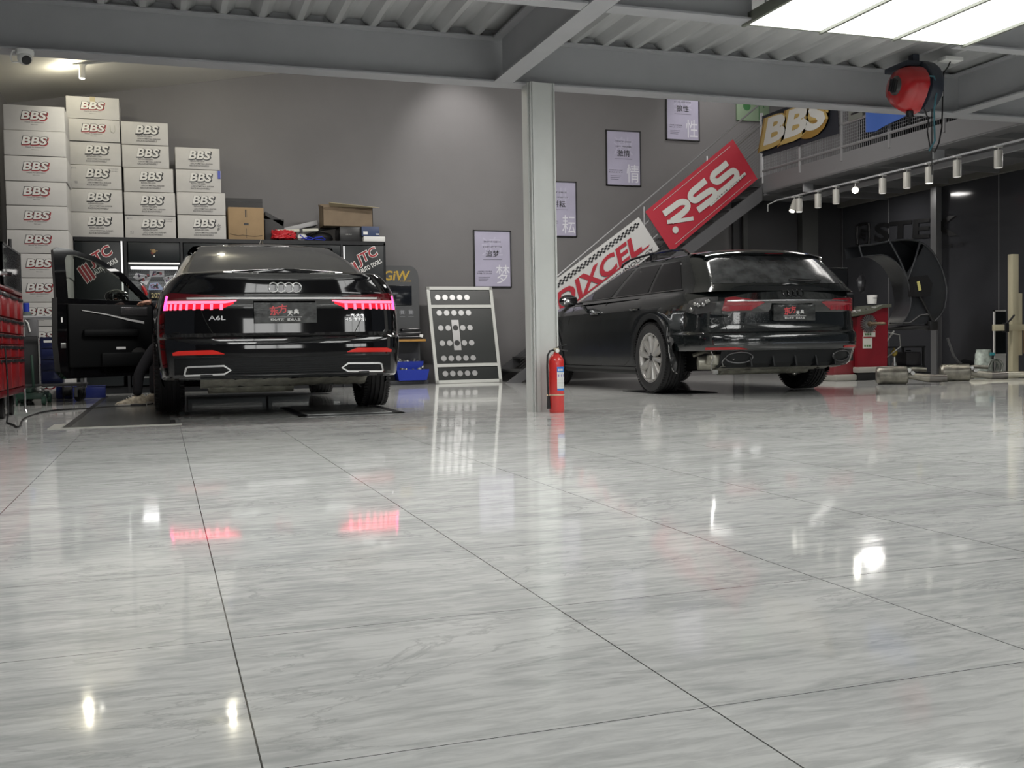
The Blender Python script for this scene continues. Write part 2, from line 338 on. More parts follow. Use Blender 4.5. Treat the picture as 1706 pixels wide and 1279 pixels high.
# ============================================================ CARS
def crom(P, n):
    """Catmull-Rom through control values, n samples per span"""
    P = np.asarray(P, float); out = []
    for i in range(len(P) - 1):
        p0 = P[max(i - 1, 0)]; p1 = P[i]; p2 = P[i + 1]; p3 = P[min(i + 2, len(P) - 1)]
        for k in range(n):
            t = k / n; out.append(.5 * ((2 * p1) + (-p0 + p2) * t + (2 * p0 - 5 * p1 + 4 * p2 - p3) * t * t + (-p0 + 3 * p1 - 3 * p2 + p3) * t ** 3))
    out.append(P[-1]); return np.array(out)
class Surf:
    def __init__(s, fx, a, rear, Wt, Rt, Ft, ztop=None, zref=None, arches=(), zb=.2):
        s.fx = np.array(fx, float); s.a = np.array(a, float); s.rear = np.array(rear, bool)
        s.Wt, s.Rt, s.Ft = [np.array(t).T for t in (Wt, Rt, Ft)]; s.ztop = ztop; s.zref = zref; s.arches = arches; s.zb = zb
    def W(s, z): return np.interp(z, *s.Wt)
    def R(s, z): return np.interp(z, *s.Rt)
    def F(s, z): return np.interp(z, *s.Ft)
    def outline(s, z, n=8):
        y = np.where(s.rear, s.R(z) + s.a, s.F(z) - s.a); x = s.fx * s.W(z)
        pts = crom(np.stack([x, y], 1), n); pts[:, 0] = np.maximum(pts[:, 0], 0); return pts
    def at_u(s, u, z, n=8):
        o = s.outline(z, n); f = u * n; i = int(min(max(f, 0), len(o) - 1.001)); t = f - i; return o[i] * (1 - t) + o[i + 1] * t
    def y_at_x(s, x, z):
        o = s.outline(z); k = int(np.argmax(o[:, 0] > s.W(z) * .995)); k = max(k, 8); return float(np.interp(abs(x), o[:k, 0], o[:k, 1]))
    def x_at_y(s, y, z):
        o = s.outline(z); return float(np.interp(y, o[:, 1], o[:, 0]))
    def fz(s, y, z):
        if s.ztop is None: return z
        zt = np.interp(y, *np.array(s.ztop).T)
        return z if z < .6 else .6 + (z - .6) * (zt - .6) / (s.zref - .6)
    def shell(s, mb, zs, n=8, capcrown=.03, skip=None, caprow=True, capramp=None):
        rows = []; top = None
        for z in zs:
            o = s.outline(z, n); row = []
            for (x, y) in o:
                z2 = s.fz(y, z)
                if x > s.W(z) * .7:
                    for (yc, zc_, R) in s.arches:
                        if abs(y - yc) < R:
                            za = zc_ + math.sqrt(R * R - (y - yc) ** 2)
                            if za > s.zb: 
                                zt = zs[-1] if s.ztop is None else min(.86, s.fz(y, zs[-1]))
                                if z2 < zt: z2 = za + (zt - za) * (z2 - s.zb) / (zt - s.zb)
                            x = max(x, s.W(z2) * x / max(s.W(z), 1e-6))
                row.append((x, y, z2))
            rows.append(row)
        m = len(rows[0])
        for sgn in (1, -1):
            vs = [(sgn * p[0], p[1], p[2]) for r in rows for p in r]; fs = []
            for i in range(len(rows) - 1):
                for k in range(m - 1):
                    f = (i * m + k, i * m + k + 1, (i + 1) * m + k + 1, (i + 1) * m + k)
                    if skip and skip(sgn, sum(vs[j][1] for j in f) / 4, sum(vs[j][2] for j in f) / 4): continue
                    fs.append(f if sgn > 0 else f[::-1])
            mb.add(vs, fs)
        if caprow:
            t = rows[-1]; ts = [-1, -.93, -.8, -.6, -.3, 0, .3, .6, .8, .93, 1]; g = []
            for (x, y, z) in t:
                rampv = 1 if capramp is None else capramp(y)
                g.append([(x * q, y, z + capcrown * rampv * (1 - q * q)) for q in ts])
            mb.grid(g)
        return rows
def patch(mb, P, off=.004, th=.006):
    """P: rows of (x,y,z) points on a surface; pushed out by off with a skirt going back th"""
    A = np.array(P, float); du = np.gradient(A, axis=1); dv = np.gradient(A, axis=0); N = np.cross(du, dv)
    N /= np.maximum(np.linalg.norm(N, axis=2, keepdims=True), 1e-9)
    c = A.mean((0, 1)); ref = c - np.array([0, 2.4, .6])
    if (N.mean((0, 1)) @ ref) < 0: N = -N
    F = A + N * off; B = A + N * (off - th); r, k = A.shape[:2]
    vs = [tuple(p) for row in F for p in row] + [tuple(p) for row in B for p in row]; fs = []; o = r * k
    for i in range(r - 1):
        for j in range(k - 1): fs.append((i * k + j, i * k + j + 1, (i + 1) * k + j + 1, (i + 1) * k + j))
    for i in range(r - 1): fs.append((i * k, (i + 1) * k, o + (i + 1) * k, o + i * k)); fs.append((i * k + k - 1, o + i * k + k - 1, o + (i + 1) * k + k - 1, (i + 1) * k + k - 1))
    for j in range(k - 1): fs.append((j, o + j, o + j + 1, j + 1)); fs.append(((r - 1) * k + j, (r - 1) * k + j + 1, o + (r - 1) * k + j + 1, o + (r - 1) * k + j))
    mb.add(vs, fs)
def lin(pts):
    a = np.array(pts, float); return lambda v: float(np.interp(v, a[:, 0], a[:, 1]))
def rear_patch(mb, s, x0, x1, zlo, zhi, off=.004, nx=16, nz=5, th=.006):
    zlo = zlo if callable(zlo) else (lambda x, v=zlo: v); zhi = zhi if callable(zhi) else (lambda x, v=zhi: v)
    P = []
    for j in range(nz + 1):
        row = []
        for i in range(nx + 1):
            x = x0 + (x1 - x0) * i / nx; z = zlo(x) + (zhi(x) - zlo(x)) * j / nz
            row.append((x, s.y_at_x(x, z), z))
        P.append(row)
    patch(mb, P, off, th)
def u_patch(mb, s, sgn, u0, u1, zlo, zhi, off=.004, nu=18, nz=4, th=.006):
    zlo = zlo if callable(zlo) else (lambda x, v=zlo: v); zhi = zhi if callable(zhi) else (lambda x, v=zhi: v)
    P = []
    for j in range(nz + 1):
        row = []
        for i in range(nu + 1):
            u = u0 + (u1 - u0) * i / nu; z = zlo(u) + (zhi(u) - zlo(u)) * j / nz; x, y = s.at_u(u, z)
            row.append((sgn * x, y, z))
        P.append(row)
    patch(mb, P, off, th)
def side_patch(mb, s, sgn, y0, y1, zlo, zhi, off=.004, ny=20, nz=5, th=.006):
    zlo = zlo if callable(zlo) else (lambda x, v=zlo: v); zhi = zhi if callable(zhi) else (lambda x, v=zhi: v)
    P = []
    for j in range(nz + 1):
        row = []
        for i in range(ny + 1):
            y = y0 + (y1 - y0) * i / ny; z = zlo(y) + (zhi(y) - zlo(y)) * j / nz; row.append((sgn * s.x_at_y(y, z), y, z))
        P.append(row)
    patch(mb, P, off, th)

M_chrome2 = mat('brushed_chrome', (.85, .85, .85), .3, .9)
paint_s = flake_paint('black_paint', (.0035, .0035, .0042), .05)
paint_w = flake_paint('wet_black_paint', (.006, .008, .0085), .11, True)
tint = bpy.data.materials.new('tinted_glass'); tint.use_nodes = True; nt = tint.node_tree
pb = nt.nodes['Principled BSDF']; pb.inputs['Base Color'].default_value = (.045, .046, .047, 1); pb.inputs['Roughness'].default_value = .07; pb.inputs['Specular IOR Level'].default_value = .8
tr = nt.nodes.new('ShaderNodeBsdfTransparent'); tr.inputs[0].default_value = (.35, .36, .36, 1); mx = nt.nodes.new('ShaderNodeMixShader'); mx.inputs[0].default_value = .8
nt.links.new(tr.outputs[0], mx.inputs[1]); nt.links.new(pb.outputs[0], mx.inputs[2]); nt.links.new(mx.outputs[0], nt.nodes['Material Output'].inputs[0])
dirtyglass = mat('dusty_tinted_glass', (.045, .048, .05), .12, spec=.7, noise=.5, nscale=9)
cleardoor = bpy.data.materials.new('door_glass'); cleardoor.use_nodes = True; nt = cleardoor.node_tree
pb = nt.nodes['Principled BSDF']; pb.inputs['Base Color'].default_value = (.02, .02, .02, 1); pb.inputs['Roughness'].default_value = .02
tr = nt.nodes.new('ShaderNodeBsdfTransparent'); tr.inputs[0].default_value = (.75, .78, .76, 1); mx = nt.nodes.new('ShaderNodeMixShader'); mx.inputs[0].default_value = .08
nt.links.new(tr.outputs[0], mx.inputs[1]); nt.links.new(pb.outputs[0], mx.inputs[2]); nt.links.new(mx.outputs[0], nt.nodes['Material Output'].inputs[0])
redlens = mat('dark_red_lens', (.12, .003, .006), .08, coat=1)
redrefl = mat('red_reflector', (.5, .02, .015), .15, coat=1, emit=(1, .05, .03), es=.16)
redlit = mat('lit_red_lens', (.6, .01, .03), .2, emit=(1, .01, .035), es=.75)
redlit2 = mat('lit_red_bar', (.8, .05, .1), .2, emit=(1, .10, .17), es=3.2)
pinklit = mat('lit_pink_bar', (.8, .1, .3), .2, emit=(1, .06, .26), es=3.4)
gloss = mat('gloss_black', (.006, .006, .007), .08, coat=1)
matte = mat('matte_black_trim', (.009, .010, .011), .42, spec=.25)
shield = mat('heat_shield', (.32, .31, .26), .38, .6, noise=.35, nscale=14, bump=.3, bscale=30)
plate_m = mat('plate_cover', (.045, .047, .046), .22, noise=.6, nscale=9, bump=.5, bscale=12, stretch=(1, 1, 2))
seatm = mat('black_leather', (.02, .02, .021), .45)
carpet = mat('car_inside', (.008, .008, .008), .8)

def wheel(parent, x, y, R, wd, sgn, spokes=10, rimr=.24, rimmat=None):
    """sgn -1: outer face towards -x"""
    M = T(x, y, R) @ RY(90 * sgn)      # local +z -> outer side
    mb = MB(); h = wd / 2; prof = [(rimr - .005, -h + .02), (R - .06, -h), (R - .02, -h + .012), (R - .004, -h + .035)]
    gs = [-.055, -.02, .02, .055]
    for g in gs: prof += [(R, g - .006), (R - .008, g - .005), (R - .008, g + .005), (R, g + .006)]
    prof += [(R - .004, h - .035), (R - .02, h - .012), (R - .06, h), (rimr - .005, h - .015)]
    mb.lathe(prof, 72, M, cap=False)
    for k in range(72):   # shoulder tread blocks
        for zz in (-h + .022, h - .022): mb.box(R - .012, R + .0005, -.006, .006, zz - .014, zz + .014, M @ RZ(k * 5))
    t = mb.build('tyre', M_rubber, parent, smooth=30)
    mb = MB(); mb.lathe([(rimr, -h + .02), (rimr + .012, h - .018), (rimr + .006, h - .012), (rimr - .008, h - .016), (rimr - .02, h - .05), (rimr - .03, -h + .03)], 64, M, cap=False)
    d0 = h - .03
    for k in range(spokes):
        Mk = M @ RZ(k * 360 / spokes + 9)
        vs = [(.045, -.022, d0 - .03), (.045, .022, d0 - .03), (rimr - .012, .034, d0 - .02), (rimr - .012, -.034, d0 - .02), (.045, -.014, d0 + .005), (.045, .014, d0 + .005), (rimr - .02, .017, d0 + .016), (rimr - .02, -.017, d0 + .016)]
        mb.add(vs, [(0, 3, 2, 1), (4, 5, 6, 7), (0, 1, 5, 4), (1, 2, 6, 5), (2, 3, 7, 6), (3, 0, 4, 7)], Mk)
    mb.lathe([(0.001, d0 + .004), (.05, d0 + .004), (.062, d0 - .02), (.06, d0 - .05)], 32, M, cap=False)
    rim = mb.build('rim', rimmat, t, smooth=30)
    mb = MB(); mb.lathe([(.001, d0 + .012), (.026, d0 + .011), (.03, d0 + .004)], 24, M, cap=False)
    for k in range(5):
        mb.lathe([(.001, d0 + .008), (.008, d0 + .008), (.008, d0)], 8, M @ RZ(k * 72) @ T(.04, 0, 0), cap=False)
    mb.build('hub_cap', M_blackmet, t)
    mb = MB(); mb.lathe([(.02, -.02), (rimr - .06, -.02), (rimr - .06, -.0), (.02, 0)], 40, M, cap=False); mb.build('brake_disc', M_blackmet, t)

def rings(parent, s, z, r, pitch, m, x0=0, tube=.0045):
    mb = MB()
    for k in range(4):
        cx = x0 + (k - 1.5) * pitch; path = []
        for i in range(28):
            a = 2 * PI * i / 28; x = cx + math.cos(a) * r; zz = z + math.sin(a) * r; path.append((x, s.y_at_x(x, zz) - .006, zz))
        mb.tube(path, tube, 8, closed=True)
    return mb.build('ring_emblem', m, parent)
def car_plate(parent, s, zc_, w=.455, h=.15):
    y = s.y_at_x(0, zc_) - .028; M = T(0, y, zc_)
    mb = MB(); mb.box(-w / 2 + .006, w / 2 - .006, -.004, .024, -h / 2 + .006, h / 2 - .006, M)
    g = []; random.seed(3)
    for j in range(9):
        g.append([(-w / 2 + w * i / 22, -.006 - random.random() * .004 * (0 < i < 22 and 0 < j < 8), -h / 2 + h * j / 8) for i in range(23)])
    mb.add([(p[0], p[1], p[2]) for r in g for p in r], [(j * 23 + i, j * 23 + i + 1, (j + 1) * 23 + i + 1, (j + 1) * 23 + i) for j in range(8) for i in range(22)], M)
    p = mb.build('plate_cover', plate_m, parent, smooth=60)
    mb = MB(); mb.mat(0); text(mb, '东', -.085, .016, .06, .066, -.0115, bold=.03, M=M, rot=4); text(mb, '方', -.022, .030, .062, .06, -.0115, bold=.03, M=M, rot=6)
    mb.mat(1); text(mb, '天', .032, -.004, .036, .036, -.0115, bold=.03, M=M); text(mb, '典', .078, .008, .036, .036, -.0115, bold=.03, M=M)
    text(mb, '初心不改', -.062, -.05, .10, .018, -.0115, bold=.02, M=M); text(mb, '匠点人生', .06, -.05, .095, .018, -.0115, bold=.02, M=M)
    mb.box(-.125, .12, -.0125, -.0115, -.033, -.030, M)
    l = mb.build('plate_lettering', [mat('plate_red', (.65, .08, .09), .5), M_whiteink], p, smooth=0)
    return p
LFX = [0, .30, .56, .76, .88, .945, .98, .995, 1, 1, 1, 1, .995, .98, .93, .84, .62, .32, 0]
LA = [0, .004, .022, .075, .16, .27, .45, .75, 1.1, 1.7, 2.3, 1.9, 1.3, .85, .45, .24, .08, .015, 0]
LR = [1] * 11 + [0] * 8
GFX = [0, .42, .74, .90, .965, .985, 1, 1, 1, .98, .93, .82, .5, 0]
GA = [0, .006, .025, .09, .26, .6, 1.1, 1.5, 1.2, .7, .3, .12, .03, 0]
GR = [1] * 8 + [0] * 6

# ---------------------------------------------------------------- SEDAN
SX, SY = .88, 7.84
sed = thing('sedan_car', (SX, SY, .012), 'glossy black sedan with lit red tail lights and its front left door wide open', 'car')
sW = [(.18, .86), (.24, .895), (.35, .92), (.5, .935), (.62, .943), (.75, .938), (.85, .925), (.93, .902), (.99, .868), (1.04, .825), (1.075, .775)]
sR = [(.18, .22), (.235, .10), (.285, .045), (.30, .012), (.38, .006), (.45, .002), (.56, .002), (.583, .008), (.60, .05), (.625, .066), (.70, .068), (.78, .067), (.85, .064), (.875, .05), (.90, .044), (.95, .044), (1.0, .043), (1.035, .040), (1.056, .032), (1.066, .03), (1.075, .05)]
sF = [(.18, 4.9), (.4, 5.05), (.7, 5.05), (.9, 5.0), (1.075, 4.9)]
sLA = list(LA); sLA[3:7] = [.055, .11, .19, .36]
s_low = Surf(LFX, sLA, LR, sW, sR, sF, ztop=[(0, 1.075), (.8, 1.075), (1.6, 1.01), (3.7, 1.0), (4.3, .93), (5.05, .74)], zref=1.075, arches=[(1.12, .345, .385), (4.144, .345, .385)], zb=.18)
gW = [(.98, .855), (1.06, .815), (1.12, .785), (1.2, .745), (1.3, .69), (1.38, .64), (1.41, .605)]
gRr = [(.98, .30), (1.08, .56), (1.12, .68), (1.2, .88), (1.3, 1.15), (1.38, 1.40), (1.41, 1.52)]
gF = [(.98, 4.05), (1.1, 3.7), (1.25, 3.3), (1.38, 2.95), (1.41, 2.85)]
s_up = Surf(GFX, GA, GR, gW, gRr, gF, zb=0)
DY0, DY1 = 2.42, 3.50     # door opening along the car
zs = [.18, .21, .235, .26, .285, .30, .33, .38, .42, .45, .50, .555, .575, .583, .592, .60, .612, .625, .65, .70, .75, .80, .84, .87, .90, .93, .96, .99, 1.015, 1.03, 1.045, 1.056, 1.066, 1.075]
mb = MB(); s_low.shell(mb, zs, capcrown=.028, skip=lambda sg, y, z: (sg < 0 and DY0 < y < DY1 and z > .28) or (y < .74 and z < .284))
mb.build('lower_body', paint_s, sed, smooth=28)
mb = MB(); s_up.shell(mb, [.98, 1.02, 1.06, 1.09, 1.12, 1.16, 1.2, 1.25, 1.3, 1.34, 1.38, 1.40, 1.41], capcrown=.045, skip=lambda sg, y, z: (sg < 0 and DY0 < y < DY1 - (z - 1.0) * 1.1 and z < 1.385) or (z > 1.045 and z < 1.37 and sg > 0 and 1.3 < y < 3.2) or (z > 1.045 and z < 1.37 and sg < 0 and 1.3 < y < 2.4),
                    capramp=lambda y: max(0, min(1, (y - 1.5) / .5)) * max(0, min(1, (2.9 - y) / .35)) * .4 + .6 * max(0, min(1, (y - 1.5) / .15)) * max(0, min(1, (2.9 - y) / .1)))
mb.build('roof', paint_s, sed, smooth=28)
# rear window
mb = MB(); P = []
for j in range(11):
    z = 1.10 + (1.398 - 1.10) * j / 10; xw = np.interp(z, [1.10, 1.2, 1.3, 1.4], [.675, .645, .60, .55]); P.append([(xw * q / 10, s_up.y_at_x(xw * q / 10, z), z) for q in range(-10, 11)])
patch(mb, P, .004, .008); rw = mb.build('rear_window', tint, sed, smooth=60)
mb = MB()
for j in range(9):
    z = 1.13 + j * .028; xw = .55; mb.tube([(xw * q / 8, s_up.y_at_x(xw * q / 8, z) + .01, z) for q in range(-8, 9)], .0007, 4)
mb.build('demister_lines', mat('brown_lines', (.05, .03, .02), .6), rw)
for sg in (1, -1):
    mb = MB(); side_patch(mb, s_up, sg, 1.22, 2.38, lin([(1.22, 1.09), (1.5, 1.05), (2.4, 1.04)]), lin([(1.22, 1.10), (1.55, 1.33), (2.0, 1.38), (2.4, 1.385)]), .003); mb.build('side_window', tint, sed, smooth=60)
    mb = MB(); side_patch(mb, s_up, sg, 1.15, 2.42, lin([(1.15, 1.055), (2.4, 1.025)]), lin([(1.15, 1.063), (2.4, 1.035)]), .008); mb.build('window_trim', M_chrome, sed)
mb = MB(); side_patch(mb, s_up, 1, 2.45, 3.45, 1.04, lin([(2.45, 1.385), (2.8, 1.37), (3.45, 1.06)]), .003); mb.build('side_window', tint, sed, smooth=60)
mb = MB(); P = []
for j in range(7):
    z = 1.04 + .33 * j / 6; xw = s_up.W(z) * .86; P.append([(xw * q / 8, float(np.interp(abs(xw * q / 8), s_up.outline(z)[::-1, 0][:40], s_up.outline(z)[::-1, 1][:40])), z) for q in range(-8, 9)])
patch(mb, P, .003, .006); mb.build('windscreen', tint, sed, smooth=60)
# shark fin
mb = MB(); mb.grid([[(-.02, 1.78, 1.452), (0, 1.78, 1.453), (.02, 1.78, 1.452)], [(-.022, 1.84, 1.453), (0, 1.815, 1.50), (.022, 1.84, 1.453)], [(-.02, 1.90, 1.453), (0, 1.86, 1.51), (.02, 1.90, 1.453)], [(-.012, 2.0, 1.454), (0, 2.0, 1.456), (.012, 2.0, 1.454)]]); mb.build('roof_antenna', gloss, sed)
# tail lamps
Lz = lambda z: z
def tail_lamps(car, s, umap, lit):
    u_in, u_tip2, u_out = umap[:3]
    for sg in (-1, 1):
        if not lit and sg < 0: uo = umap[3]
        else: uo = u_out
        lo = lin([(u_in, .868), (u_tip2, .803), (uo - .3, .792), (uo, .80)]); hi = lin([(u_in, .874), (u_in + .7, .905), (uo - .45, .925), (uo, .915)])
        mb = MB(); u_patch(mb, s, sg, u_in, uo, lo, hi, .005, 34, 6, .012); lamp = mb.build('tail_lamp', redlens if lit else mat('faint_glow_red_lens', (.16, .006, .012), .12, coat=1, emit=(1, .03, .06), es=.05), car, smooth=60)  # the switched-off lens is given a faint red glow
        if lit:
            mb = MB(); u_patch(mb, s, sg, u_in + .05, uo - .1, lin([(u_in, .866), (u_in + .4, .846), (uo, .848)]), lin([(u_in, .871), (u_in + .4, .866), (uo, .868)]), .0075, 30, 2, .004); mb.build('light_bar', redlit2, lamp, smooth=60)
            mb = MB(); u_patch(mb, s, sg, u_in + .12, uo - .1, lin([(u_in, .855), (u_tip2, .808), (uo, .80)]), lin([(u_in, .862), (u_in + .4, .85), (uo, .85)]), .006, 30, 2, .004); mb.build('light_glow_panel', redlit, lamp, smooth=60)
            mb = MB(); u_patch(mb, s, sg, uo - .27, uo - .03, .797, lin([(uo - .27, .90), (uo, .905)]), .0085, 6, 3, .005); mb.build('light_bar', pinklit, lamp, smooth=60)
        else:
            mb = MB(); u_patch(mb, s, sg, u_in + .12, uo - .05, lin([(u_in, .862), (uo, .862)]), lin([(u_in, .868), (uo, .868)]), .0075, 30, 1, .004); mb.build('light_bar', mat('pale_red', (.4, .05, .06), .15), lamp, smooth=60)
        xs = np.linspace(u_tip2 + .05, uo - .40, 9)
        for u in xs:
            mb = MB(); d = .05 if u < 3 else .075
            u_patch(mb, s, sg, u - d, u + d, .798, .842, .0085 if lit else .0065, 2, 3, .005)
            mb.build('light_segment', redlit2 if lit else mat('faint_glow_segment', (.2, .012, .02), .15, emit=(1, .03, .06), es=.06), lamp, smooth=60)  # switched-off segments carry a faint glow too
tail_lamps(sed, s_low, (1.25, 1.68, 4.6, 4.6), True)
mb = MB(); rear_patch(mb, s_low, -.70, .70, .877, .890, .009, 40, 2, .01); mb.build('chrome_strip', M_chrome2, sed, smooth=60)
rings(sed, s_low, .961, .0345, .0565, M_chrome2)
car_plate(sed, s_low, .772, .46, .152)
def letters(parent, s, body, x, z, w, h, m, name='lettering', bold=0.01):
    mb = MB(); y = s.y_at_x(x, z) - .006; text(mb, body, x, z, w, h, 0, bold=bold)
    mb.v = [(a, s.y_at_x(a, c) - .007, c) for a, b_, c in mb.v]; return mb.build(name, m, parent, smooth=0)
letters(sed, s_low, 'A6L', -.492, .738, .118, .032, M_chrome2, 'model_lettering')
letters(sed, s_low, '一汽-大众', .53, .752, .14, .022, M_chrome, 'maker_lettering'); letters(sed, s_low, '45 TFSI', .53, .720, .16, .022, M_chrome, 'model_lettering')
# recess around plate (gloss black number-plate panel), trunk cut lines
mb = MB()
for sg in (-1, 1):
    pts = []
    for i in range(14):
        t = i / 13; z = .79 - .165 * t; x = .60 - .075 * t ** 1.3; pts.append((sg * x, s_low.y_at_x(x, z) - .0005, z))
    mb.tube(pts, .0028, 6)
pts = [(x, s_low.y_at_x(x, .604) - .001, .604) for x in np.linspace(-.525, .525, 20)]; mb.tube(pts, .003, 6)
mb.build('boot_lid_gap', carpet, sed)
mb = MB(); rear_patch(mb, s_low, -.52, .52, .578, .586, .004, 30, 1, .01); mb.build('bumper_ledge_highlight_strip', gloss, sed)
# reflectors
for sg in (-1, 1):
    mb = MB(); u_patch(mb, s_low, sg, 1.68, 3.85, lin([(1.68, .470), (3.85, .466)]), lin([(1.68, .474), (2.0, .502), (3.4, .500), (3.85, .486)]), .006, 24, 3, .01); mb.build('reflector', redrefl, sed, smooth=60)
# diffuser insert and exhaust trims
mb = MB()
for k in range(9):
    z = .298 + k * .0165; rear_patch(mb, s_low, -.62, .62, z, z + .010, .010 if k % 2 else .005, 24, 1, .012)
rear_patch(mb, s_low, -.80, .80, .29, .45, .0035, 30, 4, .01)
mb.build('diffuser', matte, sed, smooth=30)
mb = MB(); rear_patch(mb, s_low, -.78, .78, .446, .454, .012, 30, 1, .012); mb.build('diffuser_upper_edge', gloss, sed)
for sg in (-1, 1):
    def hexa(g):
        return [(.405 - g, .352), (.455 - g * .3, .388 + g), (.70 + g * .6, .384 + g), (.722 + g, .376 + g * .4), (.735 + g, .325 - g * .5), (.725 + g * .6, .316 - g), (.455 - g * .2, .322 - g)]
    def ring(g, off):
        return [(sg * x, s_low.y_at_x(x, z) - off, z) for x, z in hexa(g)]
    o1 = ring(.004, .016); o0 = ring(-.009, .016); ob = ring(.004, .002); oi = ring(-.009, -.012); mb = MB(); n = 7
    mb.add(ob + o1 + o0 + oi, [(r * n + i, r * n + (i + 1) % n, (r + 1) * n + (i + 1) % n, (r + 1) * n + i) for r in range(3) for i in range(n)])
    ex = mb.build('exhaust_trim', M_chrome2, sed, smooth=0)
    mb = MB(); mb.add(ring(-.008, .006), [tuple(range(7))]); mb.build('exhaust_blank', carpet, ex, smooth=0)
# underside
mb = MB(); mb.box(-.60, .60, .28, 4.8, .22, .80); mb.box(-.90, .90, 1.6, 3.65, .19, .30); mb.box(-.86, .86, .3, .62, .3, .7); mb.build('underbody', carpet, sed, smooth=0)
mb = MB(); g = []
random.seed(5)
for j in range(6): g.append([(-.62 + 1.24 * i / 30, .10 + .06 * j, .285 - .065 * math.sin(PI * min(1, j / 3.5) * .5) + random.uniform(-.008, .008)) for i in range(31)])
mb.grid(g); mb.build('heat_shield', shield, sed, smooth=50)
mb = MB(); mb.cyl((-.55, .55, .235), (.1, .55, .235), .07, 20); mb.cyl((.1, .6, .24), (.5, .62, .26), .03, 12); mb.cyl((-.3, .6, .2), (-.3, 3.4, .2), .035, 12); mb.build('muffler', shield, sed)
mb = MB()
for sg in (-1, 1): mb.tube([(sg * .3, 1.12, .26), (sg * .72, 1.12, .24)], .028, 8); mb.tube([(sg * .35, .95, .3), (sg * .7, 1.05, .26)], .02, 8)
mb.cyl((-.3, 1.12, .28), (.3, 1.12, .28), .05, 12); mb.build('rear_axle', M_blackmet, sed)
rim_s = mat('grey_rim', (.35, .35, .36), .25, .9)
for (wx, wy) in ((-.835, 1.12), (.835, 1.12), (-.835, 4.144), (.835, 4.144)): wheel(sed, wx, wy, .345, .235, -1 if wx < 0 else 1, 10, .23, rim_s)
# interior
mb = MB(); mb.box(-.80, .80, 1.55, 3.9, .30, .36); mb.box(-.78, .78, 3.45, 4.0, .5, .98); mb.box(-.7, .7, .7, 1.5, .95, 1.06); mb.build('cabin_floor', carpet, sed, smooth=0)
def seat(parent, x, y, wd=.5):
    mb = MB(); mb.box(x - wd / 2, x + wd / 2, y, y + .52, .34, .56, bev=.05); sh = mb.build('seat', seatm, parent)
    mb = MB(); M = T(x, y, .5) @ RX(-14) ; M = T(x, y, .5) @ Matrix.Rotation(math.radians(14), 4, 'X')
    mb.box(-wd / 2, wd / 2, -.10, .06, 0, .62, M, bev=.05); mb.build('seat_back', seatm, sh)
    mb = MB(); mb.box(-.13, .13, -.07, .03, .66, .84, M, bev=.04); mb.cyl(tuple(M @ Vector((-.06, -.02, .6))), tuple(M @ Vector((-.06, -.02, .7))), .008, 8); mb.cyl(tuple(M @ Vector((.06, -.02, .6))), tuple(M @ Vector((.06, -.02, .7))), .008, 8); mb.build('headrest', seatm, sh)
seat(sed, -.40, 2.55); seat(sed, .40, 2.55); seat(sed, -.4, 1.6, .6); seat(sed, .4, 1.6, .6)
mb = MB(); st = [(-.40 + .18 * math.cos(a), 3.22 + .06 * math.sin(a), .92 + .17 * math.sin(a)) for a in [2 * PI * i / 30 for i in range(30)]]; mb.tube(st, .014, 8, closed=True); mb.box(-.45, -.35, 3.2, 3.3, .86, .96); mb.build('steering_wheel', seatm, sed)
# front left door, open
hinge = Vector((-.925, 3.52, 0)); dd = Vector((-.885, -.465, 0)).normalized(); nn = Vector((dd.y, -dd.x, 0))   # nn: away from the camera side
if nn.y < 0: nn = -nn
DM = Matrix((dd, nn, Vector((0, 0, 1)))).transposed().to_4x4(); DM.translation = hinge
low = [(0, .30), (.05, .27), (.95, .25), (1.01, .32), (1.03, .6), (1.02, 1.04), (.0, 1.0), (-.01, .6)]
mb = MB(); mb.prism([(a, b) for a, b in low], .0, .13, DM); 
dr = mb.build('front_left_door', paint_s, sed, smooth=0)
fr_o = [(.02, 1.0), (.34, 1.30), (.62, 1.455), (.88, 1.515), (1.0, 1.525), (1.035, 1.5), (1.02, 1.02)]
fr_i = [(.13, 1.035), (.36, 1.245), (.62, 1.405), (.84, 1.462), (.905, 1.455), (.925, 1.41), (.905, 1.035)]
mb = MB(); n = 7
V = [(x, .02, z) for x, z in fr_o] + [(x, .02, z) for x, z in fr_i] + [(x, .075, z) for x, z in fr_o] + [(x, .075, z) for x, z in fr_i]
fs = []
for i in range(n - 1): fs += [(i, i + 1, n + i + 1, n + i), (2 * n + i, 3 * n + i, 3 * n + i + 1, 2 * n + i + 1), (i, 2 * n + i, 2 * n + i + 1, i + 1), (n + i, n + i + 1, 3 * n + i + 1, 3 * n + i)]
mb.add(V, fs, DM); mb.build('window_frame', paint_s, dr, smooth=0)
mb = MB(); mb.add([(x, .045, z) for x, z in fr_i] + [(x, .049, z) for x, z in fr_i], [tuple(range(n)), tuple(range(2 * n - 1, n - 1, -1))], DM); mb.build('door_glass', cleardoor, dr, smooth=0)
mb = MB(); mb.box(.06, .93, -.028, 0, .36, .98, DM, bev=.02); mb.box(.22, .80, -.075, -.02, .66, .735, DM, bev=.025); mb.box(.10, .62, -.06, -.02, .36, .50, DM, bev=.02); mb.build('inner_trim', mat('door_trim_black', (.005, .0055, .006), .6, spec=.12), dr)
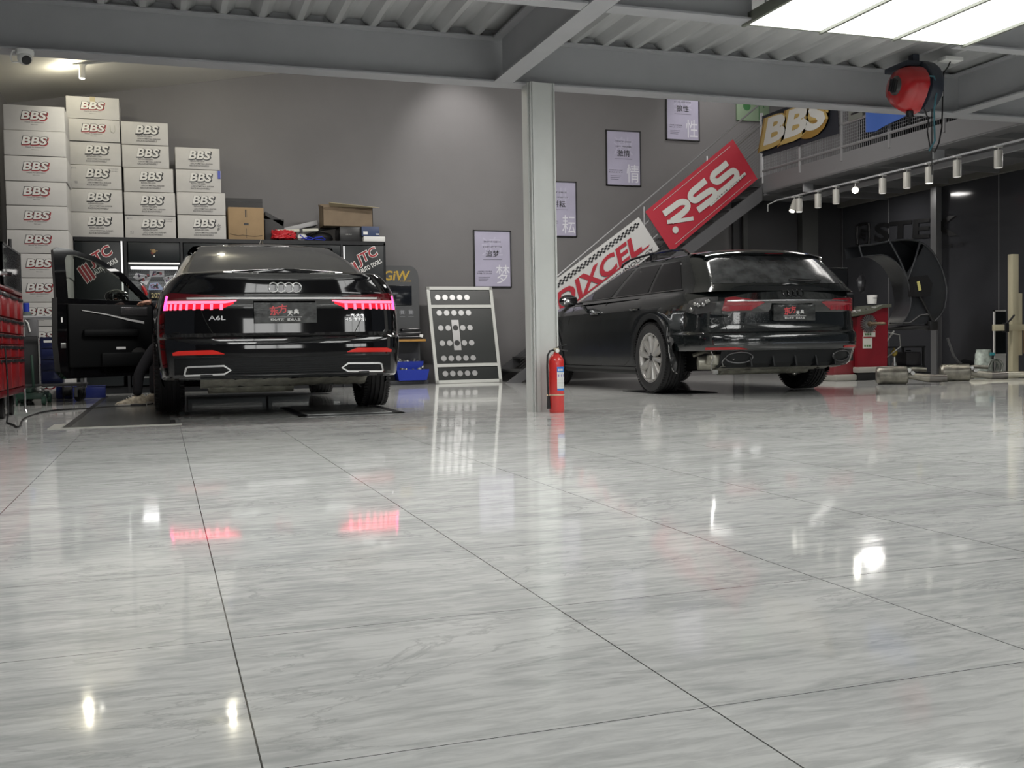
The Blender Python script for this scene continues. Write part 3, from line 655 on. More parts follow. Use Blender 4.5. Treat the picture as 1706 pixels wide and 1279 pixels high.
mb = MB(); mb.add([(.16, -.036, .79), (.30, -.036, .815), (.55, -.036, .875), (.80, -.036, .915), (.80, -.036, .923), (.55, -.036, .886), (.30, -.036, .835), (.16, -.036, .815)] + [(.16, -.028, .79), (.30, -.028, .815), (.55, -.028, .875), (.80, -.028, .915), (.80, -.028, .923), (.55, -.028, .886), (.30, -.028, .835), (.16, -.028, .815)],
    [(0, 1, 6, 7), (1, 2, 5, 6), (2, 3, 4, 5), (0, 8, 9, 1), (1, 9, 10, 2), (2, 10, 11, 3), (7, 6, 14, 15), (6, 5, 13, 14), (5, 4, 12, 13)], DM); mb.build('trim_strip', mat('satin_strip', (.6, .6, .6), .4, .5), dr, smooth=0)
mb = MB(); mb.lathe([(.001, 0), (.085, 0), (.09, .01)], 28, DM @ T(.22, -.03, .47) @ RX(90) , cap=False); mb.build('door_speaker', mat('speaker_mesh', (.03, .03, .03), .5), dr)
mb = MB(); mb.box(.12, .40, -.034, -.026, .87, .955, DM, bev=.01); mb.build('release_handle_trim', mat('dark_chrome', (.12, .12, .125), .2, .8), dr)
mb = MB(); mb.box(.975, .99, -.004, 0, .80, .85, DM); mb.build('door_edge_label', M_white, dr, smooth=0)
mb = MB(); mb.box(.95, 1.0, -.006, .0, .55, .60, DM, bev=.004); mb.build('door_latch', M_zinc, dr)
mb = MB(); mb.box(.36, .46, -.034, -.026, .53, .556, DM, bev=.004); mb.build('door_lamp', mat('dim_lamp', (.6, .6, .6), .4), dr)
# door mirror on the far side
mb = MB(); mb.sphere((0, 0, 0), 1, 20, (.125, .075, .075)); mm = MB(); mm.add(mb.v, mb.f, DM @ T(.30, .26, 1.075)); mm.box(.10, .26, .10, .22, 1.0, 1.03, DM); mm.build('door_mirror', gloss, dr)
mb = MB(); mb.box(.22, .38, .175, .185, 1.03, 1.12, DM, bev=.01); mb.build('mirror_glass', mat('mirror', (.6, .6, .6), .03, 1), dr)
# ---------------------------------------------------------------- WAGON
WX, WYc = 5.65, 8.36
wag = thing('estate_car', (WX, WYc, .006), 'wet black estate car with roof rails and a torn left rear corner, behind the extinguisher', 'car')
wLA = [0, .012, .050, .125, .225, .345, .50, .78, 1.15, 1.7, 2.3, 1.9, 1.3, .85, .45, .24, .08, .015, 0]
wW = [(.18, .86), (.25, .90), (.35, .93), (.5, .945), (.65, .948), (.8, .935), (.88, .918), (.94, .893), (.98, .865), (1.01, .84), (1.035, .81)]
wR = [(.18, .30), (.25, .14), (.30, .06), (.40, .03), (.425, .015), (.45, .0), (.56, .0), (.585, .012), (.60, .045), (.64, .062), (.78, .07), (.80, .06), (.86, .045), (.885, .03), (.92, .045), (1.0, .075), (1.035, .10)]
wF = [(.18, 4.8), (.4, 4.93), (.7, 4.95), (.9, 4.9), (1.035, 4.8)]
w_low = Surf(LFX, wLA, LR, wW, wR, wF, ztop=[(0, 1.035), (.8, 1.035), (3.6, 1.0), (4.2, .93), (4.95, .75)], zref=1.035, arches=[(1.165, .36, .40), (4.09, .36, .40)], zb=.18)
wgW = [(.98, .865), (1.04, .815), (1.12, .785), (1.22, .745), (1.32, .70), (1.37, .66), (1.395, .62)]
wgR = [(.98, .06), (1.04, .10), (1.12, .18), (1.22, .29), (1.30, .38), (1.35, .46), (1.395, .56)]
wgF = [(.98, 4.0), (1.1, 3.55), (1.22, 3.1), (1.32, 2.75), (1.395, 2.45)]
wGA = [0, .01, .05, .15, .32, .6, 1.1, 1.5, 1.2, .7, .3, .12, .03, 0]
w_up = Surf(GFX, wGA, GR, wgW, wgR, wgF, zb=0)
zs = [.18, .21, .24, .27, .30, .34, .38, .41, .425, .44, .47, .52, .56, .575, .585, .592, .60, .615, .64, .68, .73, .78, .80, .84, .865, .885, .90, .92, .95, .98, 1.0, 1.02, 1.035]
mb = MB(); w_low.shell(mb, zs, capcrown=.02, skip=lambda sg, y, z: (sg < 0 and z < .43 and .12 < y < .80) or (y < .72 and z < .262))
lb0 = mb.build('lower_body', [paint_w, mat('dusty_black_paint', (.006, .007, .008), .30, spec=.2, noise=.3, nscale=6)], wag, smooth=28)
for p in lb0.data.polygons:
    if abs(p.center.x) > .85 and p.center.y > 1.0 and p.center.z < .86: p.material_index = 1
mb = MB(); w_up.shell(mb, [.98, 1.0, 1.04, 1.08, 1.12, 1.17, 1.22, 1.27, 1.30, 1.33, 1.35, 1.375, 1.395], capcrown=.06,
    capramp=lambda y: min(1, max(0, (y - .52) / .55)) ** .6 * max(0, min(1, (2.7 - y) / .5)))
mb.build('roof', paint_w, wag, smooth=28)
mb = MB(); P = []
for j in range(9):
    z = 1.055 + (1.335 - 1.055) * j / 8; xw = np.interp(z, [1.05, 1.34], [.735, .62]); P.append([(xw * q / 12, w_up.y_at_x(xw * q / 12, z), z) for q in range(-12, 13)])
patch(mb, P, .004, .008); mb.build('rear_window', dirtyglass, wag, smooth=60)
# rear wiper
mb = MB(); wp = lambda x, z: (x, w_up.y_at_x(x, z) - .02, z)
mb.tube([wp(.0, 1.085), wp(.12, 1.075), wp(.34, 1.07)], [.012, .008, .005], 8); mb.tube([wp(.02, 1.10), wp(.36, 1.082)], .005, 6); mb.build('rear_wiper', M_black, wag)
# spoiler
mb = MB(); rows = []
for (dy, z) in ((.30, 1.424), (.12, 1.412), (-.07, 1.378), (-.085, 1.362), (-.06, 1.345), (.04, 1.335)):
    rows.append([(.66 * q / 12, .46 + .16 * abs(q / 12) ** 2.6 + dy, z - .035 * abs(q / 12) ** 3) for q in range(-12, 13)])
mb.grid(rows); mb.build('roof_spoiler', paint_w, wag, smooth=50)
mb = MB(); mb.box(-.10, .10, .378, .386, 1.352, 1.358); mb.build('brake_light', redlens, wag)
def quad_side(mb, s, sg, b0, b1, t0, t1, zl, zh, off=.003, ny=12, nz=6):
    P = []
    for j in range(nz + 1):
        f = j / nz; z = zl + (zh - zl) * f; y0 = b0 + (t0 - b0) * f; y1 = b1 + (t1 - b1) * f
        P.append([(sg * s.x_at_y(y0 + (y1 - y0) * i / ny, z), y0 + (y1 - y0) * i / ny, z) for i in range(ny + 1)])
    patch(mb, P, off, .006)
sideglass = mat('privacy_glass', (.010, .010, .011), .04, spec=.5)
for sg in (-1, 1):
    for (b0, b1, t0, t1) in ((.74, 1.40, .98, 1.34), (1.47, 2.28, 1.40, 1.97), (2.40, 3.30, 2.07, 2.42)):
        mb = MB(); quad_side(mb, w_up, sg, b0, b1, t0, t1, 1.035, 1.325); mb.build('side_window', sideglass, wag, smooth=60)
    mb = MB(); side_patch(mb, w_up, sg, .70, 3.4, 1.018, 1.028, .007); mb.build('window_trim', mat('dark_window_trim', (.1, .1, .1), .2, .8), wag)
    # roof rail
    pts = [(sg * .60, .98, 1.40), (sg * .605, 1.06, 1.445), (sg * .612, 1.3, 1.465), (sg * .615, 1.8, 1.475), (sg * .612, 2.3, 1.455), (sg * .60, 2.55, 1.42), (sg * .59, 2.6, 1.39)]
    mb = MB(); mb.tube(pts, .014, 8); mb.tube([(sg * .612, 1.8, 1.40), (sg * .614, 1.8, 1.47)], .014, 6); mb.build('roof_rail', gloss, wag)
    # door gaps, handles, sill, arch trims
    mb = MB()
    def ln(pts): mb.tube([(sg * (w_low.x_at_y(y, z) - .0005), y, z) for y, z in pts], .003, 6)
    ln([(1.43, .98), (1.45, .88), (1.55, .76), (1.63, .62), (1.67, .45), (1.72, .33), (1.9, .27), (2.55, .26)]); ln([(2.42, .98), (2.44, .8), (2.48, .5), (2.50, .27)]); ln([(3.38, .97), (3.42, .8), (3.44, .5), (3.44, .27)]); ln([(2.5, .265), (3.44, .265)])
    mb.build('door_gap', carpet, wag)
    for (y, z) in ((1.58, .865), (2.62, .855)):
        mb = MB(); xx = w_low.x_at_y(y, z); mb.tube([(sg * (xx + .004), y - .09, z), (sg * (xx + .028), y - .06, z + .002), (sg * (xx + .030), y + .05, z - .002), (sg * (xx + .004), y + .10, z - .004)], .012, 8); mb.build('door_handle', gloss, wag)
    mb = MB(); side_patch(mb, w_low, sg, 1.62, 3.66, .19, .262, .010, th=.014); mb.build('sill_trim', matte, wag)
    for yc in (1.165, 4.09):
        mb = MB(); P = []
        for j, (r, off) in enumerate(((.392, 0), (.40, .016), (.445, .018), (.455, .002))):
            row = []
            for i in range(33):
                a = math.radians(-20 + 220 * i / 32); y = yc + r * math.cos(a); z = max(.2, .36 + r * math.sin(a)); row.append((sg * (w_low.x_at_y(y, min(z, 1)) + off), y, z))
            P.append(row)
        mb.grid(P); mb.build('wheel_arch_trim', matte, wag, smooth=50)
    # mirror
    mb = MB(); mb.sphere((0, 0, 0), 1, 18, (.12, .07, .075)); mm = MB(); mm.add(mb.v, mb.f, T(sg * 1.04, 3.16, 1.03)); mm.box(min(sg * .86, sg * .98), max(sg * .86, sg * .98), 3.14, 3.2, .985, 1.005); mir = mm.build('door_mirror', gloss, wag)
    mb = MB(); mb.box(sg * 1.04 - .085, sg * 1.04 + .085, 3.086, 3.10, .985, 1.075, bev=.01); mb.build('mirror_glass', mat('mirror', (.6, .6, .6), .03, 1), mir)
# windscreen
mb = MB(); P = []
for j in range(7):
    z = 1.0 + .36 * j / 6; xw = w_up.W(z) * .86; o = w_up.outline(z)[::-1]; P.append([(xw * q / 8, float(np.interp(abs(xw * q / 8), o[:40, 0], o[:40, 1])), z) for q in range(-8, 9)])
patch(mb, P, .003, .006); mb.build('windscreen', sideglass, wag, smooth=60)
# lamps: left only as far as the boot lid, right whole
tail_lamps(wag, w_low, (1.15, 1.6, 4.6, 2.9), False)
mb = MB(); rear_patch(mb, w_low, -.66, .66, .882, .892, .007, 40, 2, .01); mb.build('chrome_strip', mat('dull_chrome', (.5, .5, .5), .2, .9), wag, smooth=60)
rings(wag, w_low, .962, .033, .054, gloss, 0, .0045)
car_plate(wag, w_low, .772, .455, .15)
mb = MB()
for sg in (-1, 1):
    pts = []
    for i in range(12):
        t = i / 11; z = .80 - .18 * t; x = .70 - .04 * t; pts.append((sg * x, w_low.y_at_x(x, z) - .0005, z))
    mb.tube(pts, .003, 6)
mb.tube([(x, w_low.y_at_x(x, .602) - .001, .602) for x in np.linspace(-.65, .65, 24)], .003, 6); mb.build('tailgate_gap', carpet, wag)
# exposed cavity where the left outer lamp is missing
mb = MB(); u_patch(mb, w_low, -1, 3.3, 5.6, lin([(3.3, .79), (4.6, .77), (5.6, .80)]), lin([(3.3, .93), (4.8, .925), (5.6, .90)]), .003, 16, 4, .006); cav = mb.build('lamp_cavity', mat('bare_cavity', (.035, .035, .036), .45, bump=.6, bscale=20), wag, smooth=40)
mb = MB(); random.seed(11)
for k in range(7):
    u = random.uniform(3.8, 5.3); z = random.uniform(.81, .90); x, y = w_low.at_u(u, z); q = Matrix.Rotation(random.uniform(0, 3), 4, (1, .4, .2))
    mb.box(-.028, .028, -.016, .016, -.014, .014, T(-x - .004, y, z) @ q, bev=.004)
mb.build('lamp_bracket', M_zinc, cav)
# reflectors, diffuser, fins
for sg in (-1, 1):
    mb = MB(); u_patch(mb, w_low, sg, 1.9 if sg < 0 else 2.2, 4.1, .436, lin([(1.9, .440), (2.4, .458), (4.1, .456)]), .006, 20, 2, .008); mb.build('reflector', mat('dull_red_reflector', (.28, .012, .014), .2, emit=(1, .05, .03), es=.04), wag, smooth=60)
mb = MB(); rear_patch(mb, w_low, -.72, .72, .265, .42, .004, 30, 4, .012); mb.build('diffuser', matte, wag, smooth=30)
for x in (-.46, -.235, .0, .235, .46):
    mb = MB(); y = w_low.y_at_x(x, .33); mb.prism([(0, .40), (0, .27)] , 0, 0) if False else None
    mb.add([(x - .008, y + .02, .41), (x - .008, y - .004, .41), (x - .008, y - .045, .275), (x - .008, y + .06, .265), (x + .008, y + .02, .41), (x + .008, y - .004, .41), (x + .008, y - .045, .275), (x + .008, y + .06, .265)],
           [(0, 1, 2, 3), (7, 6, 5, 4), (0, 4, 5, 1), (1, 5, 6, 2), (2, 6, 7, 3), (3, 7, 4, 0)]); mb.build('diffuser_fin', matte, wag, smooth=0)
mb = MB(); rear_patch(mb, w_low, -.78, .78, .486, .494, .008, 30, 1, .01); mb.build('bumper_strip', M_chrome, wag, smooth=60)
# dark tailpipe mouths
for sg in (-1, 1):
    mb = MB(); pts = [(sg * (.56 + .12 * math.cos(a)), w_low.y_at_x(.56 + .12 * math.cos(a), .36 + .05 * math.sin(a)) - .012, .36 + .05 * math.sin(a)) for a in [2 * PI * i / 24 for i in range(24)]]
    mb.tube(pts, .008, 6, closed=True); mb.build('exhaust_trim', mat('dark_chrome', (.12, .12, .125), .2, .8), wag)
# underside
mb = MB(); mb.box(-.60, .60, .35, 4.7, .24, .80); mb.box(-.90, .90, 1.62, 3.62, .20, .30); mb.box(-.62, .85, .3, .62, .3, .7); mb.box(-.80, -.5, .35, .74, .44, .8); mb.build('underbody', carpet, wag, smooth=0)
mb = MB(); g = []; random.seed(9)
for j in range(6): g.append([(-.70 + 1.36 * i / 30, .13 + .07 * j + .12 * abs(-.70 + 1.36 * i / 30) ** 2, .285 - .05 * math.sin(PI * min(1, j / 3.5) * .5) + random.uniform(-.012, .012)) for i in range(31)])
mb.grid(g); mb.build('heat_shield', shield, wag, smooth=50)
mb = MB(); mb.cyl((-.82, .42, .31), (-.50, .30, .31), .065, 20); mb.cyl((-.5, .6, .25), (.5, .6, .25), .065, 20); mb.tube([(-.80, .55, .38), (-.70, .50, .42), (-.62, .42, .40)], .02, 8); mb.box(-.80, -.66, .20, .30, .29, .39, bev=.02); mb.build('muffler', shield, wag)
mb = MB()
for sg in (-1, 1): mb.tube([(sg * .3, 1.165, .28), (sg * .72, 1.165, .26)], .028, 8)
mb.cyl((-.3, 1.165, .3), (.3, 1.165, .3), .05, 12); mb.build('rear_axle', M_blackmet, wag)
# torn liner and dangling wires at the left rear corner
mb = MB(); g = []; random.seed(2)
for j in range(9):
    z = .62 - .05 * j; g.append([(-.95 + .02 * math.sin(j * 1.3 + i) + random.uniform(-.008, .008), .70 + .025 * i - .012 * j, z + random.uniform(-.01, .01)) for i in range(4)])
mb.grid(g); mb.build('torn_arch_liner', matte, wag, smooth=20)
mb = MB()
for k in range(3):
    x0 = -.80 + .10 * k; y0 = .20 - .03 * k; mb.tube([(x0, y0, .42), (x0 + .02, y0 - .02, .36), (x0 - .015, y0 - .02, .30 + .02 * k), (x0 + .01, y0, .23 + .05 * k)], .004, 6)
mb.box(-.80, -.76, .14, .18, .21, .25, bev=.006); mb.build('loose_wire', mat('grey_wire', (.25, .25, .24), .5), wag)
mb = MB(); mb.tube([(-.952, .78, .66), (-.962, .77, .58), (-.958, .74, .50), (-.965, .73, .42), (-.955, .71, .34), (-.96, .66, .24), (-.945, .60, .21)], .005, 6); mb.build('loose_trim_edge', M_zinc, wag)
rim_w = mat('silver_rim', (.55, .54, .52), .35, .7)
for (wx, wy) in ((-.845, 1.165), (.845, 1.165), (-.845, 4.09), (.845, 4.09)): wheel(wag, wx, wy, .36, .245, -1 if wx < 0 else 1, 10, .245, rim_w)
# white droplets on the rear glass frame are left to the wet paint bump
def smallprint(mb, x, z, w, h, y, M=None):
    """a line of marks too small to read"""
    n = max(4, int(w / max(h, 1e-4) / .9)); p = w / n
    for k in range(n):
        a = x - w / 2 + k * p
        for (q0, q1, r0, r1) in ((.05, .85, .78, .92), (.05, .85, .40, .52), (.38 + random.uniform(-.2, .2), .52, 0, 1), (.05, .8, 0, .12)):
            if random.random() < .25: continue
            q0, q1 = min(q0, q1), max(q0, q1) + .02
            mb.add([(a + q0 * p, y, z + (r0 - .5) * h), (a + q1 * p, y, z + (r0 - .5) * h), (a + q1 * p, y, z + (r1 - .5) * h), (a + q0 * p, y, z + (r1 - .5) * h)], [(0, 1, 2, 3)], M)
# ============================================================ CEILING LIGHTS AND CANOPY THINGS
M_panel = mat('lit_panel', (1, 1, 1), .5, emit=(1, 1, .975), es=PANEL_STRENGTH)
def panel_light(x0, x1, y0, y1, z, n, label):
    t = thing('panel_light', ((x0 + x1) / 2, (y0 + y1) / 2, z), label, 'ceiling light', None)
    ox, oy = (x0 + x1) / 2, (y0 + y1) / 2; wv = (x1 - x0) / n
    for k in range(n):
        mb = MB(); mb.box(x0 + k * wv + .008 - ox, x0 + (k + 1) * wv - .008 - ox, y0 - oy + .01, y1 - oy - .01, .004, .016); mb.build('diffuser', M_panel, t, smooth=0)
    mb = MB(); mb.box(x0 - ox, x1 - ox, y0 - oy, y1 - oy, .016, .06)
    for k in range(n + 1): mb.box(x0 + k * wv - .011 - ox, x0 + k * wv + .011 - ox, y0 - oy, y1 - oy, -.014, .018)
    mb.box(x0 - ox, x1 - ox, y0 - oy, y0 - oy + .012, 0, .018); mb.box(x0 - ox, x1 - ox, y1 - oy - .012, y1 - oy, 0, .018)
    mb.build('frame', mat('panel_frame', (.16, .17, .14), .5), t, smooth=0)
    for sx in (x0 - ox + .1, x1 - ox - .1):
        for sy in (y0 - oy + .1, y1 - oy - .1):
            mb = MB(); mb.cyl((sx, sy, .06), (sx, sy, 2.84 - z), .006, 6); mb.build('hanger', M_steel, t)
panel_light(3.52, 5.23, 2.3, 5.77, 2.50, 3, 'big white lit panel light hung at top right of the canopy')
panel_light(-.4, 1.4, 2.5, 5.6, 2.55, 3, 'white lit panel light above the left side, out of the picture top')
panel_light(3.52, 5.23, -4.5, -1.8, 2.60, 3, 'white lit panel light behind the camera on the right')
panel_light(-.6, 1.1, -4.5, -2.2, 2.60, 3, 'white lit panel light behind the camera on the left')
def reflection_panel(x0, x1, z0, z1, nx, label):  # unseen glowing panels, added for the white boot reflections and frontal fill
    t = thing('reflection_panel', ((x0 + x1) / 2, -8.95, z0), label, 'light'); ox = (x0 + x1) / 2; w_ = (x1 - x0) / nx
    for k in range(nx):
        mb = MB(); mb.box(x0 + k * w_ + .03 - ox, x0 + (k + 1) * w_ - .03 - ox, 0, .04, .03, z1 - z0 - .03); mb.build('diffuser', mat('reflection_panel_lit', (1, 1, 1), .5, emit=(1, 1, .98), es=3.4), t, smooth=0)
    mb = MB(); mb.box(x0 - ox, x1 - ox, -.04, .02, 0, z1 - z0); mb.build('frame', M_blackmet, t, smooth=0)
reflection_panel(.2, 3.4, .95, 2.6, 3, 'bright white panels added behind the camera on the left for reflections')
reflection_panel(7.2, 10.4, .95, 2.6, 3, 'bright white panels added behind the camera on the right for reflections')
panel_light(7.6, 9.3, 1.5, 5.2, 2.72, 3, 'white lit panel light far right, out of the picture')

# hose reel on the front beam
reel = thing('hose_reel', (5.92, 7.05, 2.56), 'red and dark blue hose reel hanging from the canopy beam', 'hose reel', rz=math.radians(-4))
mb = MB(); mb.lathe([(.001, -.02), (.15, -.02), (.20, .01), (.205, .09), (.19, .12), (.05, .13), (.001, .13)], 36, RX(0) @ RY(90) @ T(0, 0, 0)); 
mb.v = [(x, y, z + .01 + (0)) for x, y, z in mb.v]
mb.mat(0); housing = mb.build('drum', mat('dark_blue_shell', (.025, .03, .045), .4), reel)
mb = MB(); out = [(0.205 * math.cos(a), .175 * math.sin(a)) for a in [math.radians(d) for d in range(-10, 191, 15)]]
poly = [(y_, z_) for y_, z_ in out] + [(-.16, -.10), (-.075, -.20), (.0, -.21), (.12, -.13)]
vs = []; 
for (dx, s_) in ((-.02, 1.0), (-.10, .98), (-.16, .86), (-.17, .5)): vs.append([(dx - .05 * (1 - s_), a * s_ - .0, b * s_) for a, b in poly])
mb.grid(vs, closed=True); mb.add(vs[-1], [tuple(range(len(poly)))]); mb.build('front_cover', M_red, reel, smooth=50)
mb = MB(); mb.lathe([(.001, .05), (.06, .05), (.075, .035), (.085, .02), (.085, 0)], 28, T(-.165, 0, .015) @ RY(-90)); mb.build('hub_cap', mat('reel_hub', (.05, .05, .05), .4), reel)
for k in range(4):
    mb = MB(); mb.box(-.006, 0, -.05 + k * .03, -.035 + k * .03, -.05, .05, T(-.215, 0, .015) @ RX(20)); mb.build('hub_vent', M_black, reel)
mb = MB(); mb.box(-.13, .10, -.05, .25, .17, .215, bev=.01); mb.box(-.03, .03, .0, .06, .20, .28); mb.build('bracket', mat('dark_blue_shell', (.025, .03, .045), .4), reel)
mb = MB(); mb.cyl((-.10, -.05, -.20), (-.10, -.05, -.25), .03, 16); mb.cyl((-.10, -.05, -.25), (-.10, -.05, -.30), .012, 10); mb.build('hose_outlet', M_black, reel)
mb = MB(); mb.tube([(-.17, .03, .02), (-.12, -.15, .07), (.02, -.20, .05), (.06, -.18, -.05), (.05, -.16, -.2), (.08, -.12, -.3), (.10, -.1, -.44), (.06, -.08, -.52)], .008, 8)
mb.build('air_hose', mat('teal_hose', (.03, .12, .15), .4), reel)
# socket box and cords
sk = thing('ceiling_socket', (6.22, 7.0, 2.80), 'white ceiling socket box with black cords hanging beside the hose reel', 'socket')
mb = MB(); mb.box(-.09, .09, -.05, .05, -.012, .02, bev=.004); mb.build('plate', M_white, sk)
mb = MB(); mb.tube([(0, 0, -.012), (-.02, .01, -.06), (-.05, .02, -.1), (-.06, .02, -.3), (-.07, .02, -.55), (-.10, .02, -.68), (-.16, 0, -.76), (-.22, -.02, -.74), (-.25, -.02, -.6), (-.24, -.02, -.50), (-.28, -.02, -.42)], .006, 8); mb.build('cord', M_black, sk)
mb = MB(); mb.tube([(-.20, -.02, -.22), (-.205, -.02, -.5), (-.205, -.02, -.95)], .005, 8); mb.build('cord', M_black, sk)
mb = MB(); mb.cyl((-.09, .02, -.06), (-.09, .02, -.16), .012, 10); mb.cyl((-.09, .02, -.16), (-.09, .02, -.22), .020, 12); mb.cyl((-.09, .02, -.22), (-.10, .02, -.34), .010, 10); mb.box(-.12, -.07, .0, .04, -.30, -.24, bev=.006); mb.build('connector', M_alu, sk)
# security camera
cc = thing('security_camera', (-.80, 7.50, 2.495), 'white dome security camera under the beam at top left', 'camera')
mb = MB(); mb.lathe([(.055, 0), (.058, -.012), (.055, -.03), (.04, -.04), (.001, -.04)], 28); mb.build('mount', M_white, cc)
mb = MB(); mb.sphere((.0, -.015, -.055), .045, 24); mb.build('dome', M_white, cc)
mb = MB(); Ml = T(.012, -.045, -.075) @ Matrix.Rotation(math.radians(115), 4, 'X'); mb.lathe([(.001, .012), (.024, .012), (.030, 0), (.030, -.02)], 24, Ml); mb.build('lens', M_black, cc)
mb = MB(); mb.tube([(-.03, 0, 0), (-.07, -.01, -.01), (-.085, -.01, -.05), (-.075, -.01, -.085), (-.03, -.01, -.08)], .005, 8); mb.build('cable', M_white, cc)

# ceiling spots of the left bay
def spotlight(nm, loc, tgt, label, cat, group, r=.032, L=.13, lit=True, stem=.06, es=12):
    t = thing(nm, loc, label, cat, group)
    mb = MB(); mb.box(-.05, .05, -.015, .015, -.012, .0); mb.cyl((0, 0, -.01), (0, 0, -stem), .006, 8); mb.build('mount', M_white, t)
    d = (Vector(tgt) - Vector(loc)).normalized(); q = d.to_track_quat('Z', 'Y').to_matrix().to_4x4(); Mq = T(0, 0, -stem) @ q
    mb = MB(); mb.lathe([(r * .97, -L * .35), (r, -L * .33), (r, L * .65), (r * .9, L * .65), (r * .88, L * .60)], 24, Mq, cap=True); mb.build('head', mat('spot_white', (.50, .49, .45), .4), t)
    mb = MB(); mb.lathe([(.001, L * .655), (r * .86, L * .655)], 24, Mq, cap=False); mb.build('lens', mat('spot_lit' + str(es), (1, 1, .95), .5, emit=(1, .97, .86), es=es) if lit else mat('spot_weak_glow', (.6, .6, .57), .3, emit=(1, .98, .9), es=.5), t)  # heads that are off still get a weak glow in the lens
    return t
tr_ = thing('light_track', (-.9, 13.0, 0), 'thin white light track on the sloping white ceiling', 'light track')
mb = MB(); yv = 13.2; mb.tube([(0, .2, zc(-.9, yv) - .012), (2.1, .2, zc(1.2, yv) - .012)], .014, 4); mb.build('rail', M_steel2, tr_)
spotlight('ceiling_spotlight', (-.80, 13.2, zc(-.80, 13.2) - .02), (-.9, 13.0, 0), 'white ceiling spotlight left, glowing above the box stacks', 'spotlight', None, .035, .16, es=18)
spotlight('ceiling_spotlight', (.655, 13.2, zc(.655, 13.2) - .02), (.9, 12.9, 0), 'white ceiling spotlight right of the pair, just under the beam', 'spotlight', None, .035, .16, es=18)
for (x, y) in ((-.95, 13.25), (.72, 13.25)):
    l = bpy.data.lights.new('spot_glow', 'POINT'); l.energy = 9; l.color = (1, .93, .72); l.shadow_soft_size = .03; o = bpy.data.objects.new('spot_glow', l); C.objects.link(o); o.location = (x, y, zc(x, y) - .12)
# track lights under the mezzanine
mb = MB(); mb.box(8.71, 8.735, 7.9, 13.4, 2.60, 2.62); mb.box(8.64, 8.80, 10.0, 10.02, 2.62, 2.735); mb.box(8.64, 8.80, 12.6, 12.62, 2.62, 2.735); tk = mb.build('light_track', M_steel, smooth=0); tag(tk, 'long grey light track running under the mezzanine edge', 'light track')
tl = [(12.95, 'tilt', 1), (12.83, 's', 1), (12.38, 's', 0), (11.97, 's', 0), (11.56, 'cam', 1), (11.01, 's', 0), (10.56, 's', 0), (10.17, 's', 1), (9.71, 's', 0), (9.09, 's', 0)]
nm = ['farthest of the row, tilted left', 'second from the far end, hanging beside the tilted one', 'third from the far end', 'just beyond the dazzling one', 'dazzling bright, facing the camera', 'just in front of the dazzling one', 'second in front of the dazzling one', 'lit, at the hanging black cord', 'second from the near end', 'nearest and highest of the row']
for (y, k, lit), lb in zip(tl, nm):
    tg = (8.72, y, 0)
    if k == 'tilt': tg = (8.72 - .8, y - .4, 1.3)
    if k == 'cam': tg = (0, 0, .5)
    spotlight('track_light', (8.722, y, 2.60), tg, 'white cylinder track light ' + lb, 'track light', 'track lights under the mezzanine', .045, .19, bool(lit), .11, 30 if k == 'cam' else 3)
# small recessed lights behind the glass line read as reflections; hanging bracket at the far end
mb = MB(); mb.tube([(8.72, 13.4, 2.61), (8.6, 13.45, 2.55), (8.6, 13.45, 2.45)], .01, 6); b_ = mb.build('cable_bracket', M_steel2); tag(b_, 'bent grey cable bracket at the far end of the light track', 'bracket')

# ============================================================ BACK WALL THINGS
def poster(x0, x1, z0, z1, a, b, wm, label):
    t = thing('framed_poster', ((x0 + x1) / 2, WY - .012, (z0 + z1) / 2), label, 'poster', 'lilac framed posters on the back wall')
    w, h = x1 - x0, z1 - z0
    mb = MB(); f = .016
    for q in ((-w / 2, w / 2, h / 2 - f, h / 2), (-w / 2, w / 2, -h / 2, -h / 2 + f), (-w / 2, -w / 2 + f, -h / 2, h / 2), (w / 2 - f, w / 2, -h / 2, h / 2)): mb.box(q[0], q[1], -.02, .012, q[2], q[3])
    mb.build('frame', M_black, t, smooth=0)
    mb = MB(); mb.box(-w / 2 + f, w / 2 - f, -.008, .008, -h / 2 + f, h / 2 - f); mb.build('sheet', mat('lilac_paper', (.42, .40, .52), .5, noise=.1, nscale=2), t, smooth=0)
    mb = MB(); mb.mat(2); text(mb, a[0], 0, h * .22, w * .56, h * .33, -.0092, bold=.0); mb.mat(0)
    text(mb, a[1], w * .27, -h * .27, w * .36, h * .33, -.0095)
    mb.mat(1); text(mb, a, 0, h * .09, w * .36, h * .115, -.0105, bold=.01)
    smallprint(mb, 0, h * .30, w * .46, h * .025, -.0105); smallprint(mb, 0, h * .21, w * .50, h * .022, -.0105)
    mb.box(-w * .25, w * .25, -.0105, -.0095, -.012, -.008)
    smallprint(mb, -w * .22, -h * .22, w * .40, h * .02, -.0105); smallprint(mb, -w * .22, -h * .255, w * .40, h * .02, -.0105)
    for k in range(3): mb.box(-w * .38, -w * .08 - .02 * k, -.0105, -.0095, -h * (.32 + .03 * k) - .004, -h * (.32 + .03 * k))
    mb.build('lettering', [mat('pale_print', (.72, .72, .78), .5), M_ink, mat('faint_print', (.47, .455, .57), .5)], t, smooth=0)
poster(4.40, 4.985, 1.39, 2.237, '追梦', 0, 0, 'lilac poster with the characters 追梦, lowest, above the dotted board')
poster(5.47, 6.054, 2.16, 3.00, '耕耘', 0, 0, 'lilac poster with the characters 耕耘, half hidden by the steel column')
poster(6.555, 7.143, 2.963, 3.816, '激情', 0, 0, 'lilac poster with the characters 激情, third up the stairs')
poster(7.59, 8.178, 3.709, 4.56, '狼性', 0, 0, 'lilac poster with the characters 狼性, highest, cut off by the beam')
pic = thing('green_picture', (9.15, WY - .01, 4.25), 'small pale green canvas picture at the top of the stairs', 'picture')
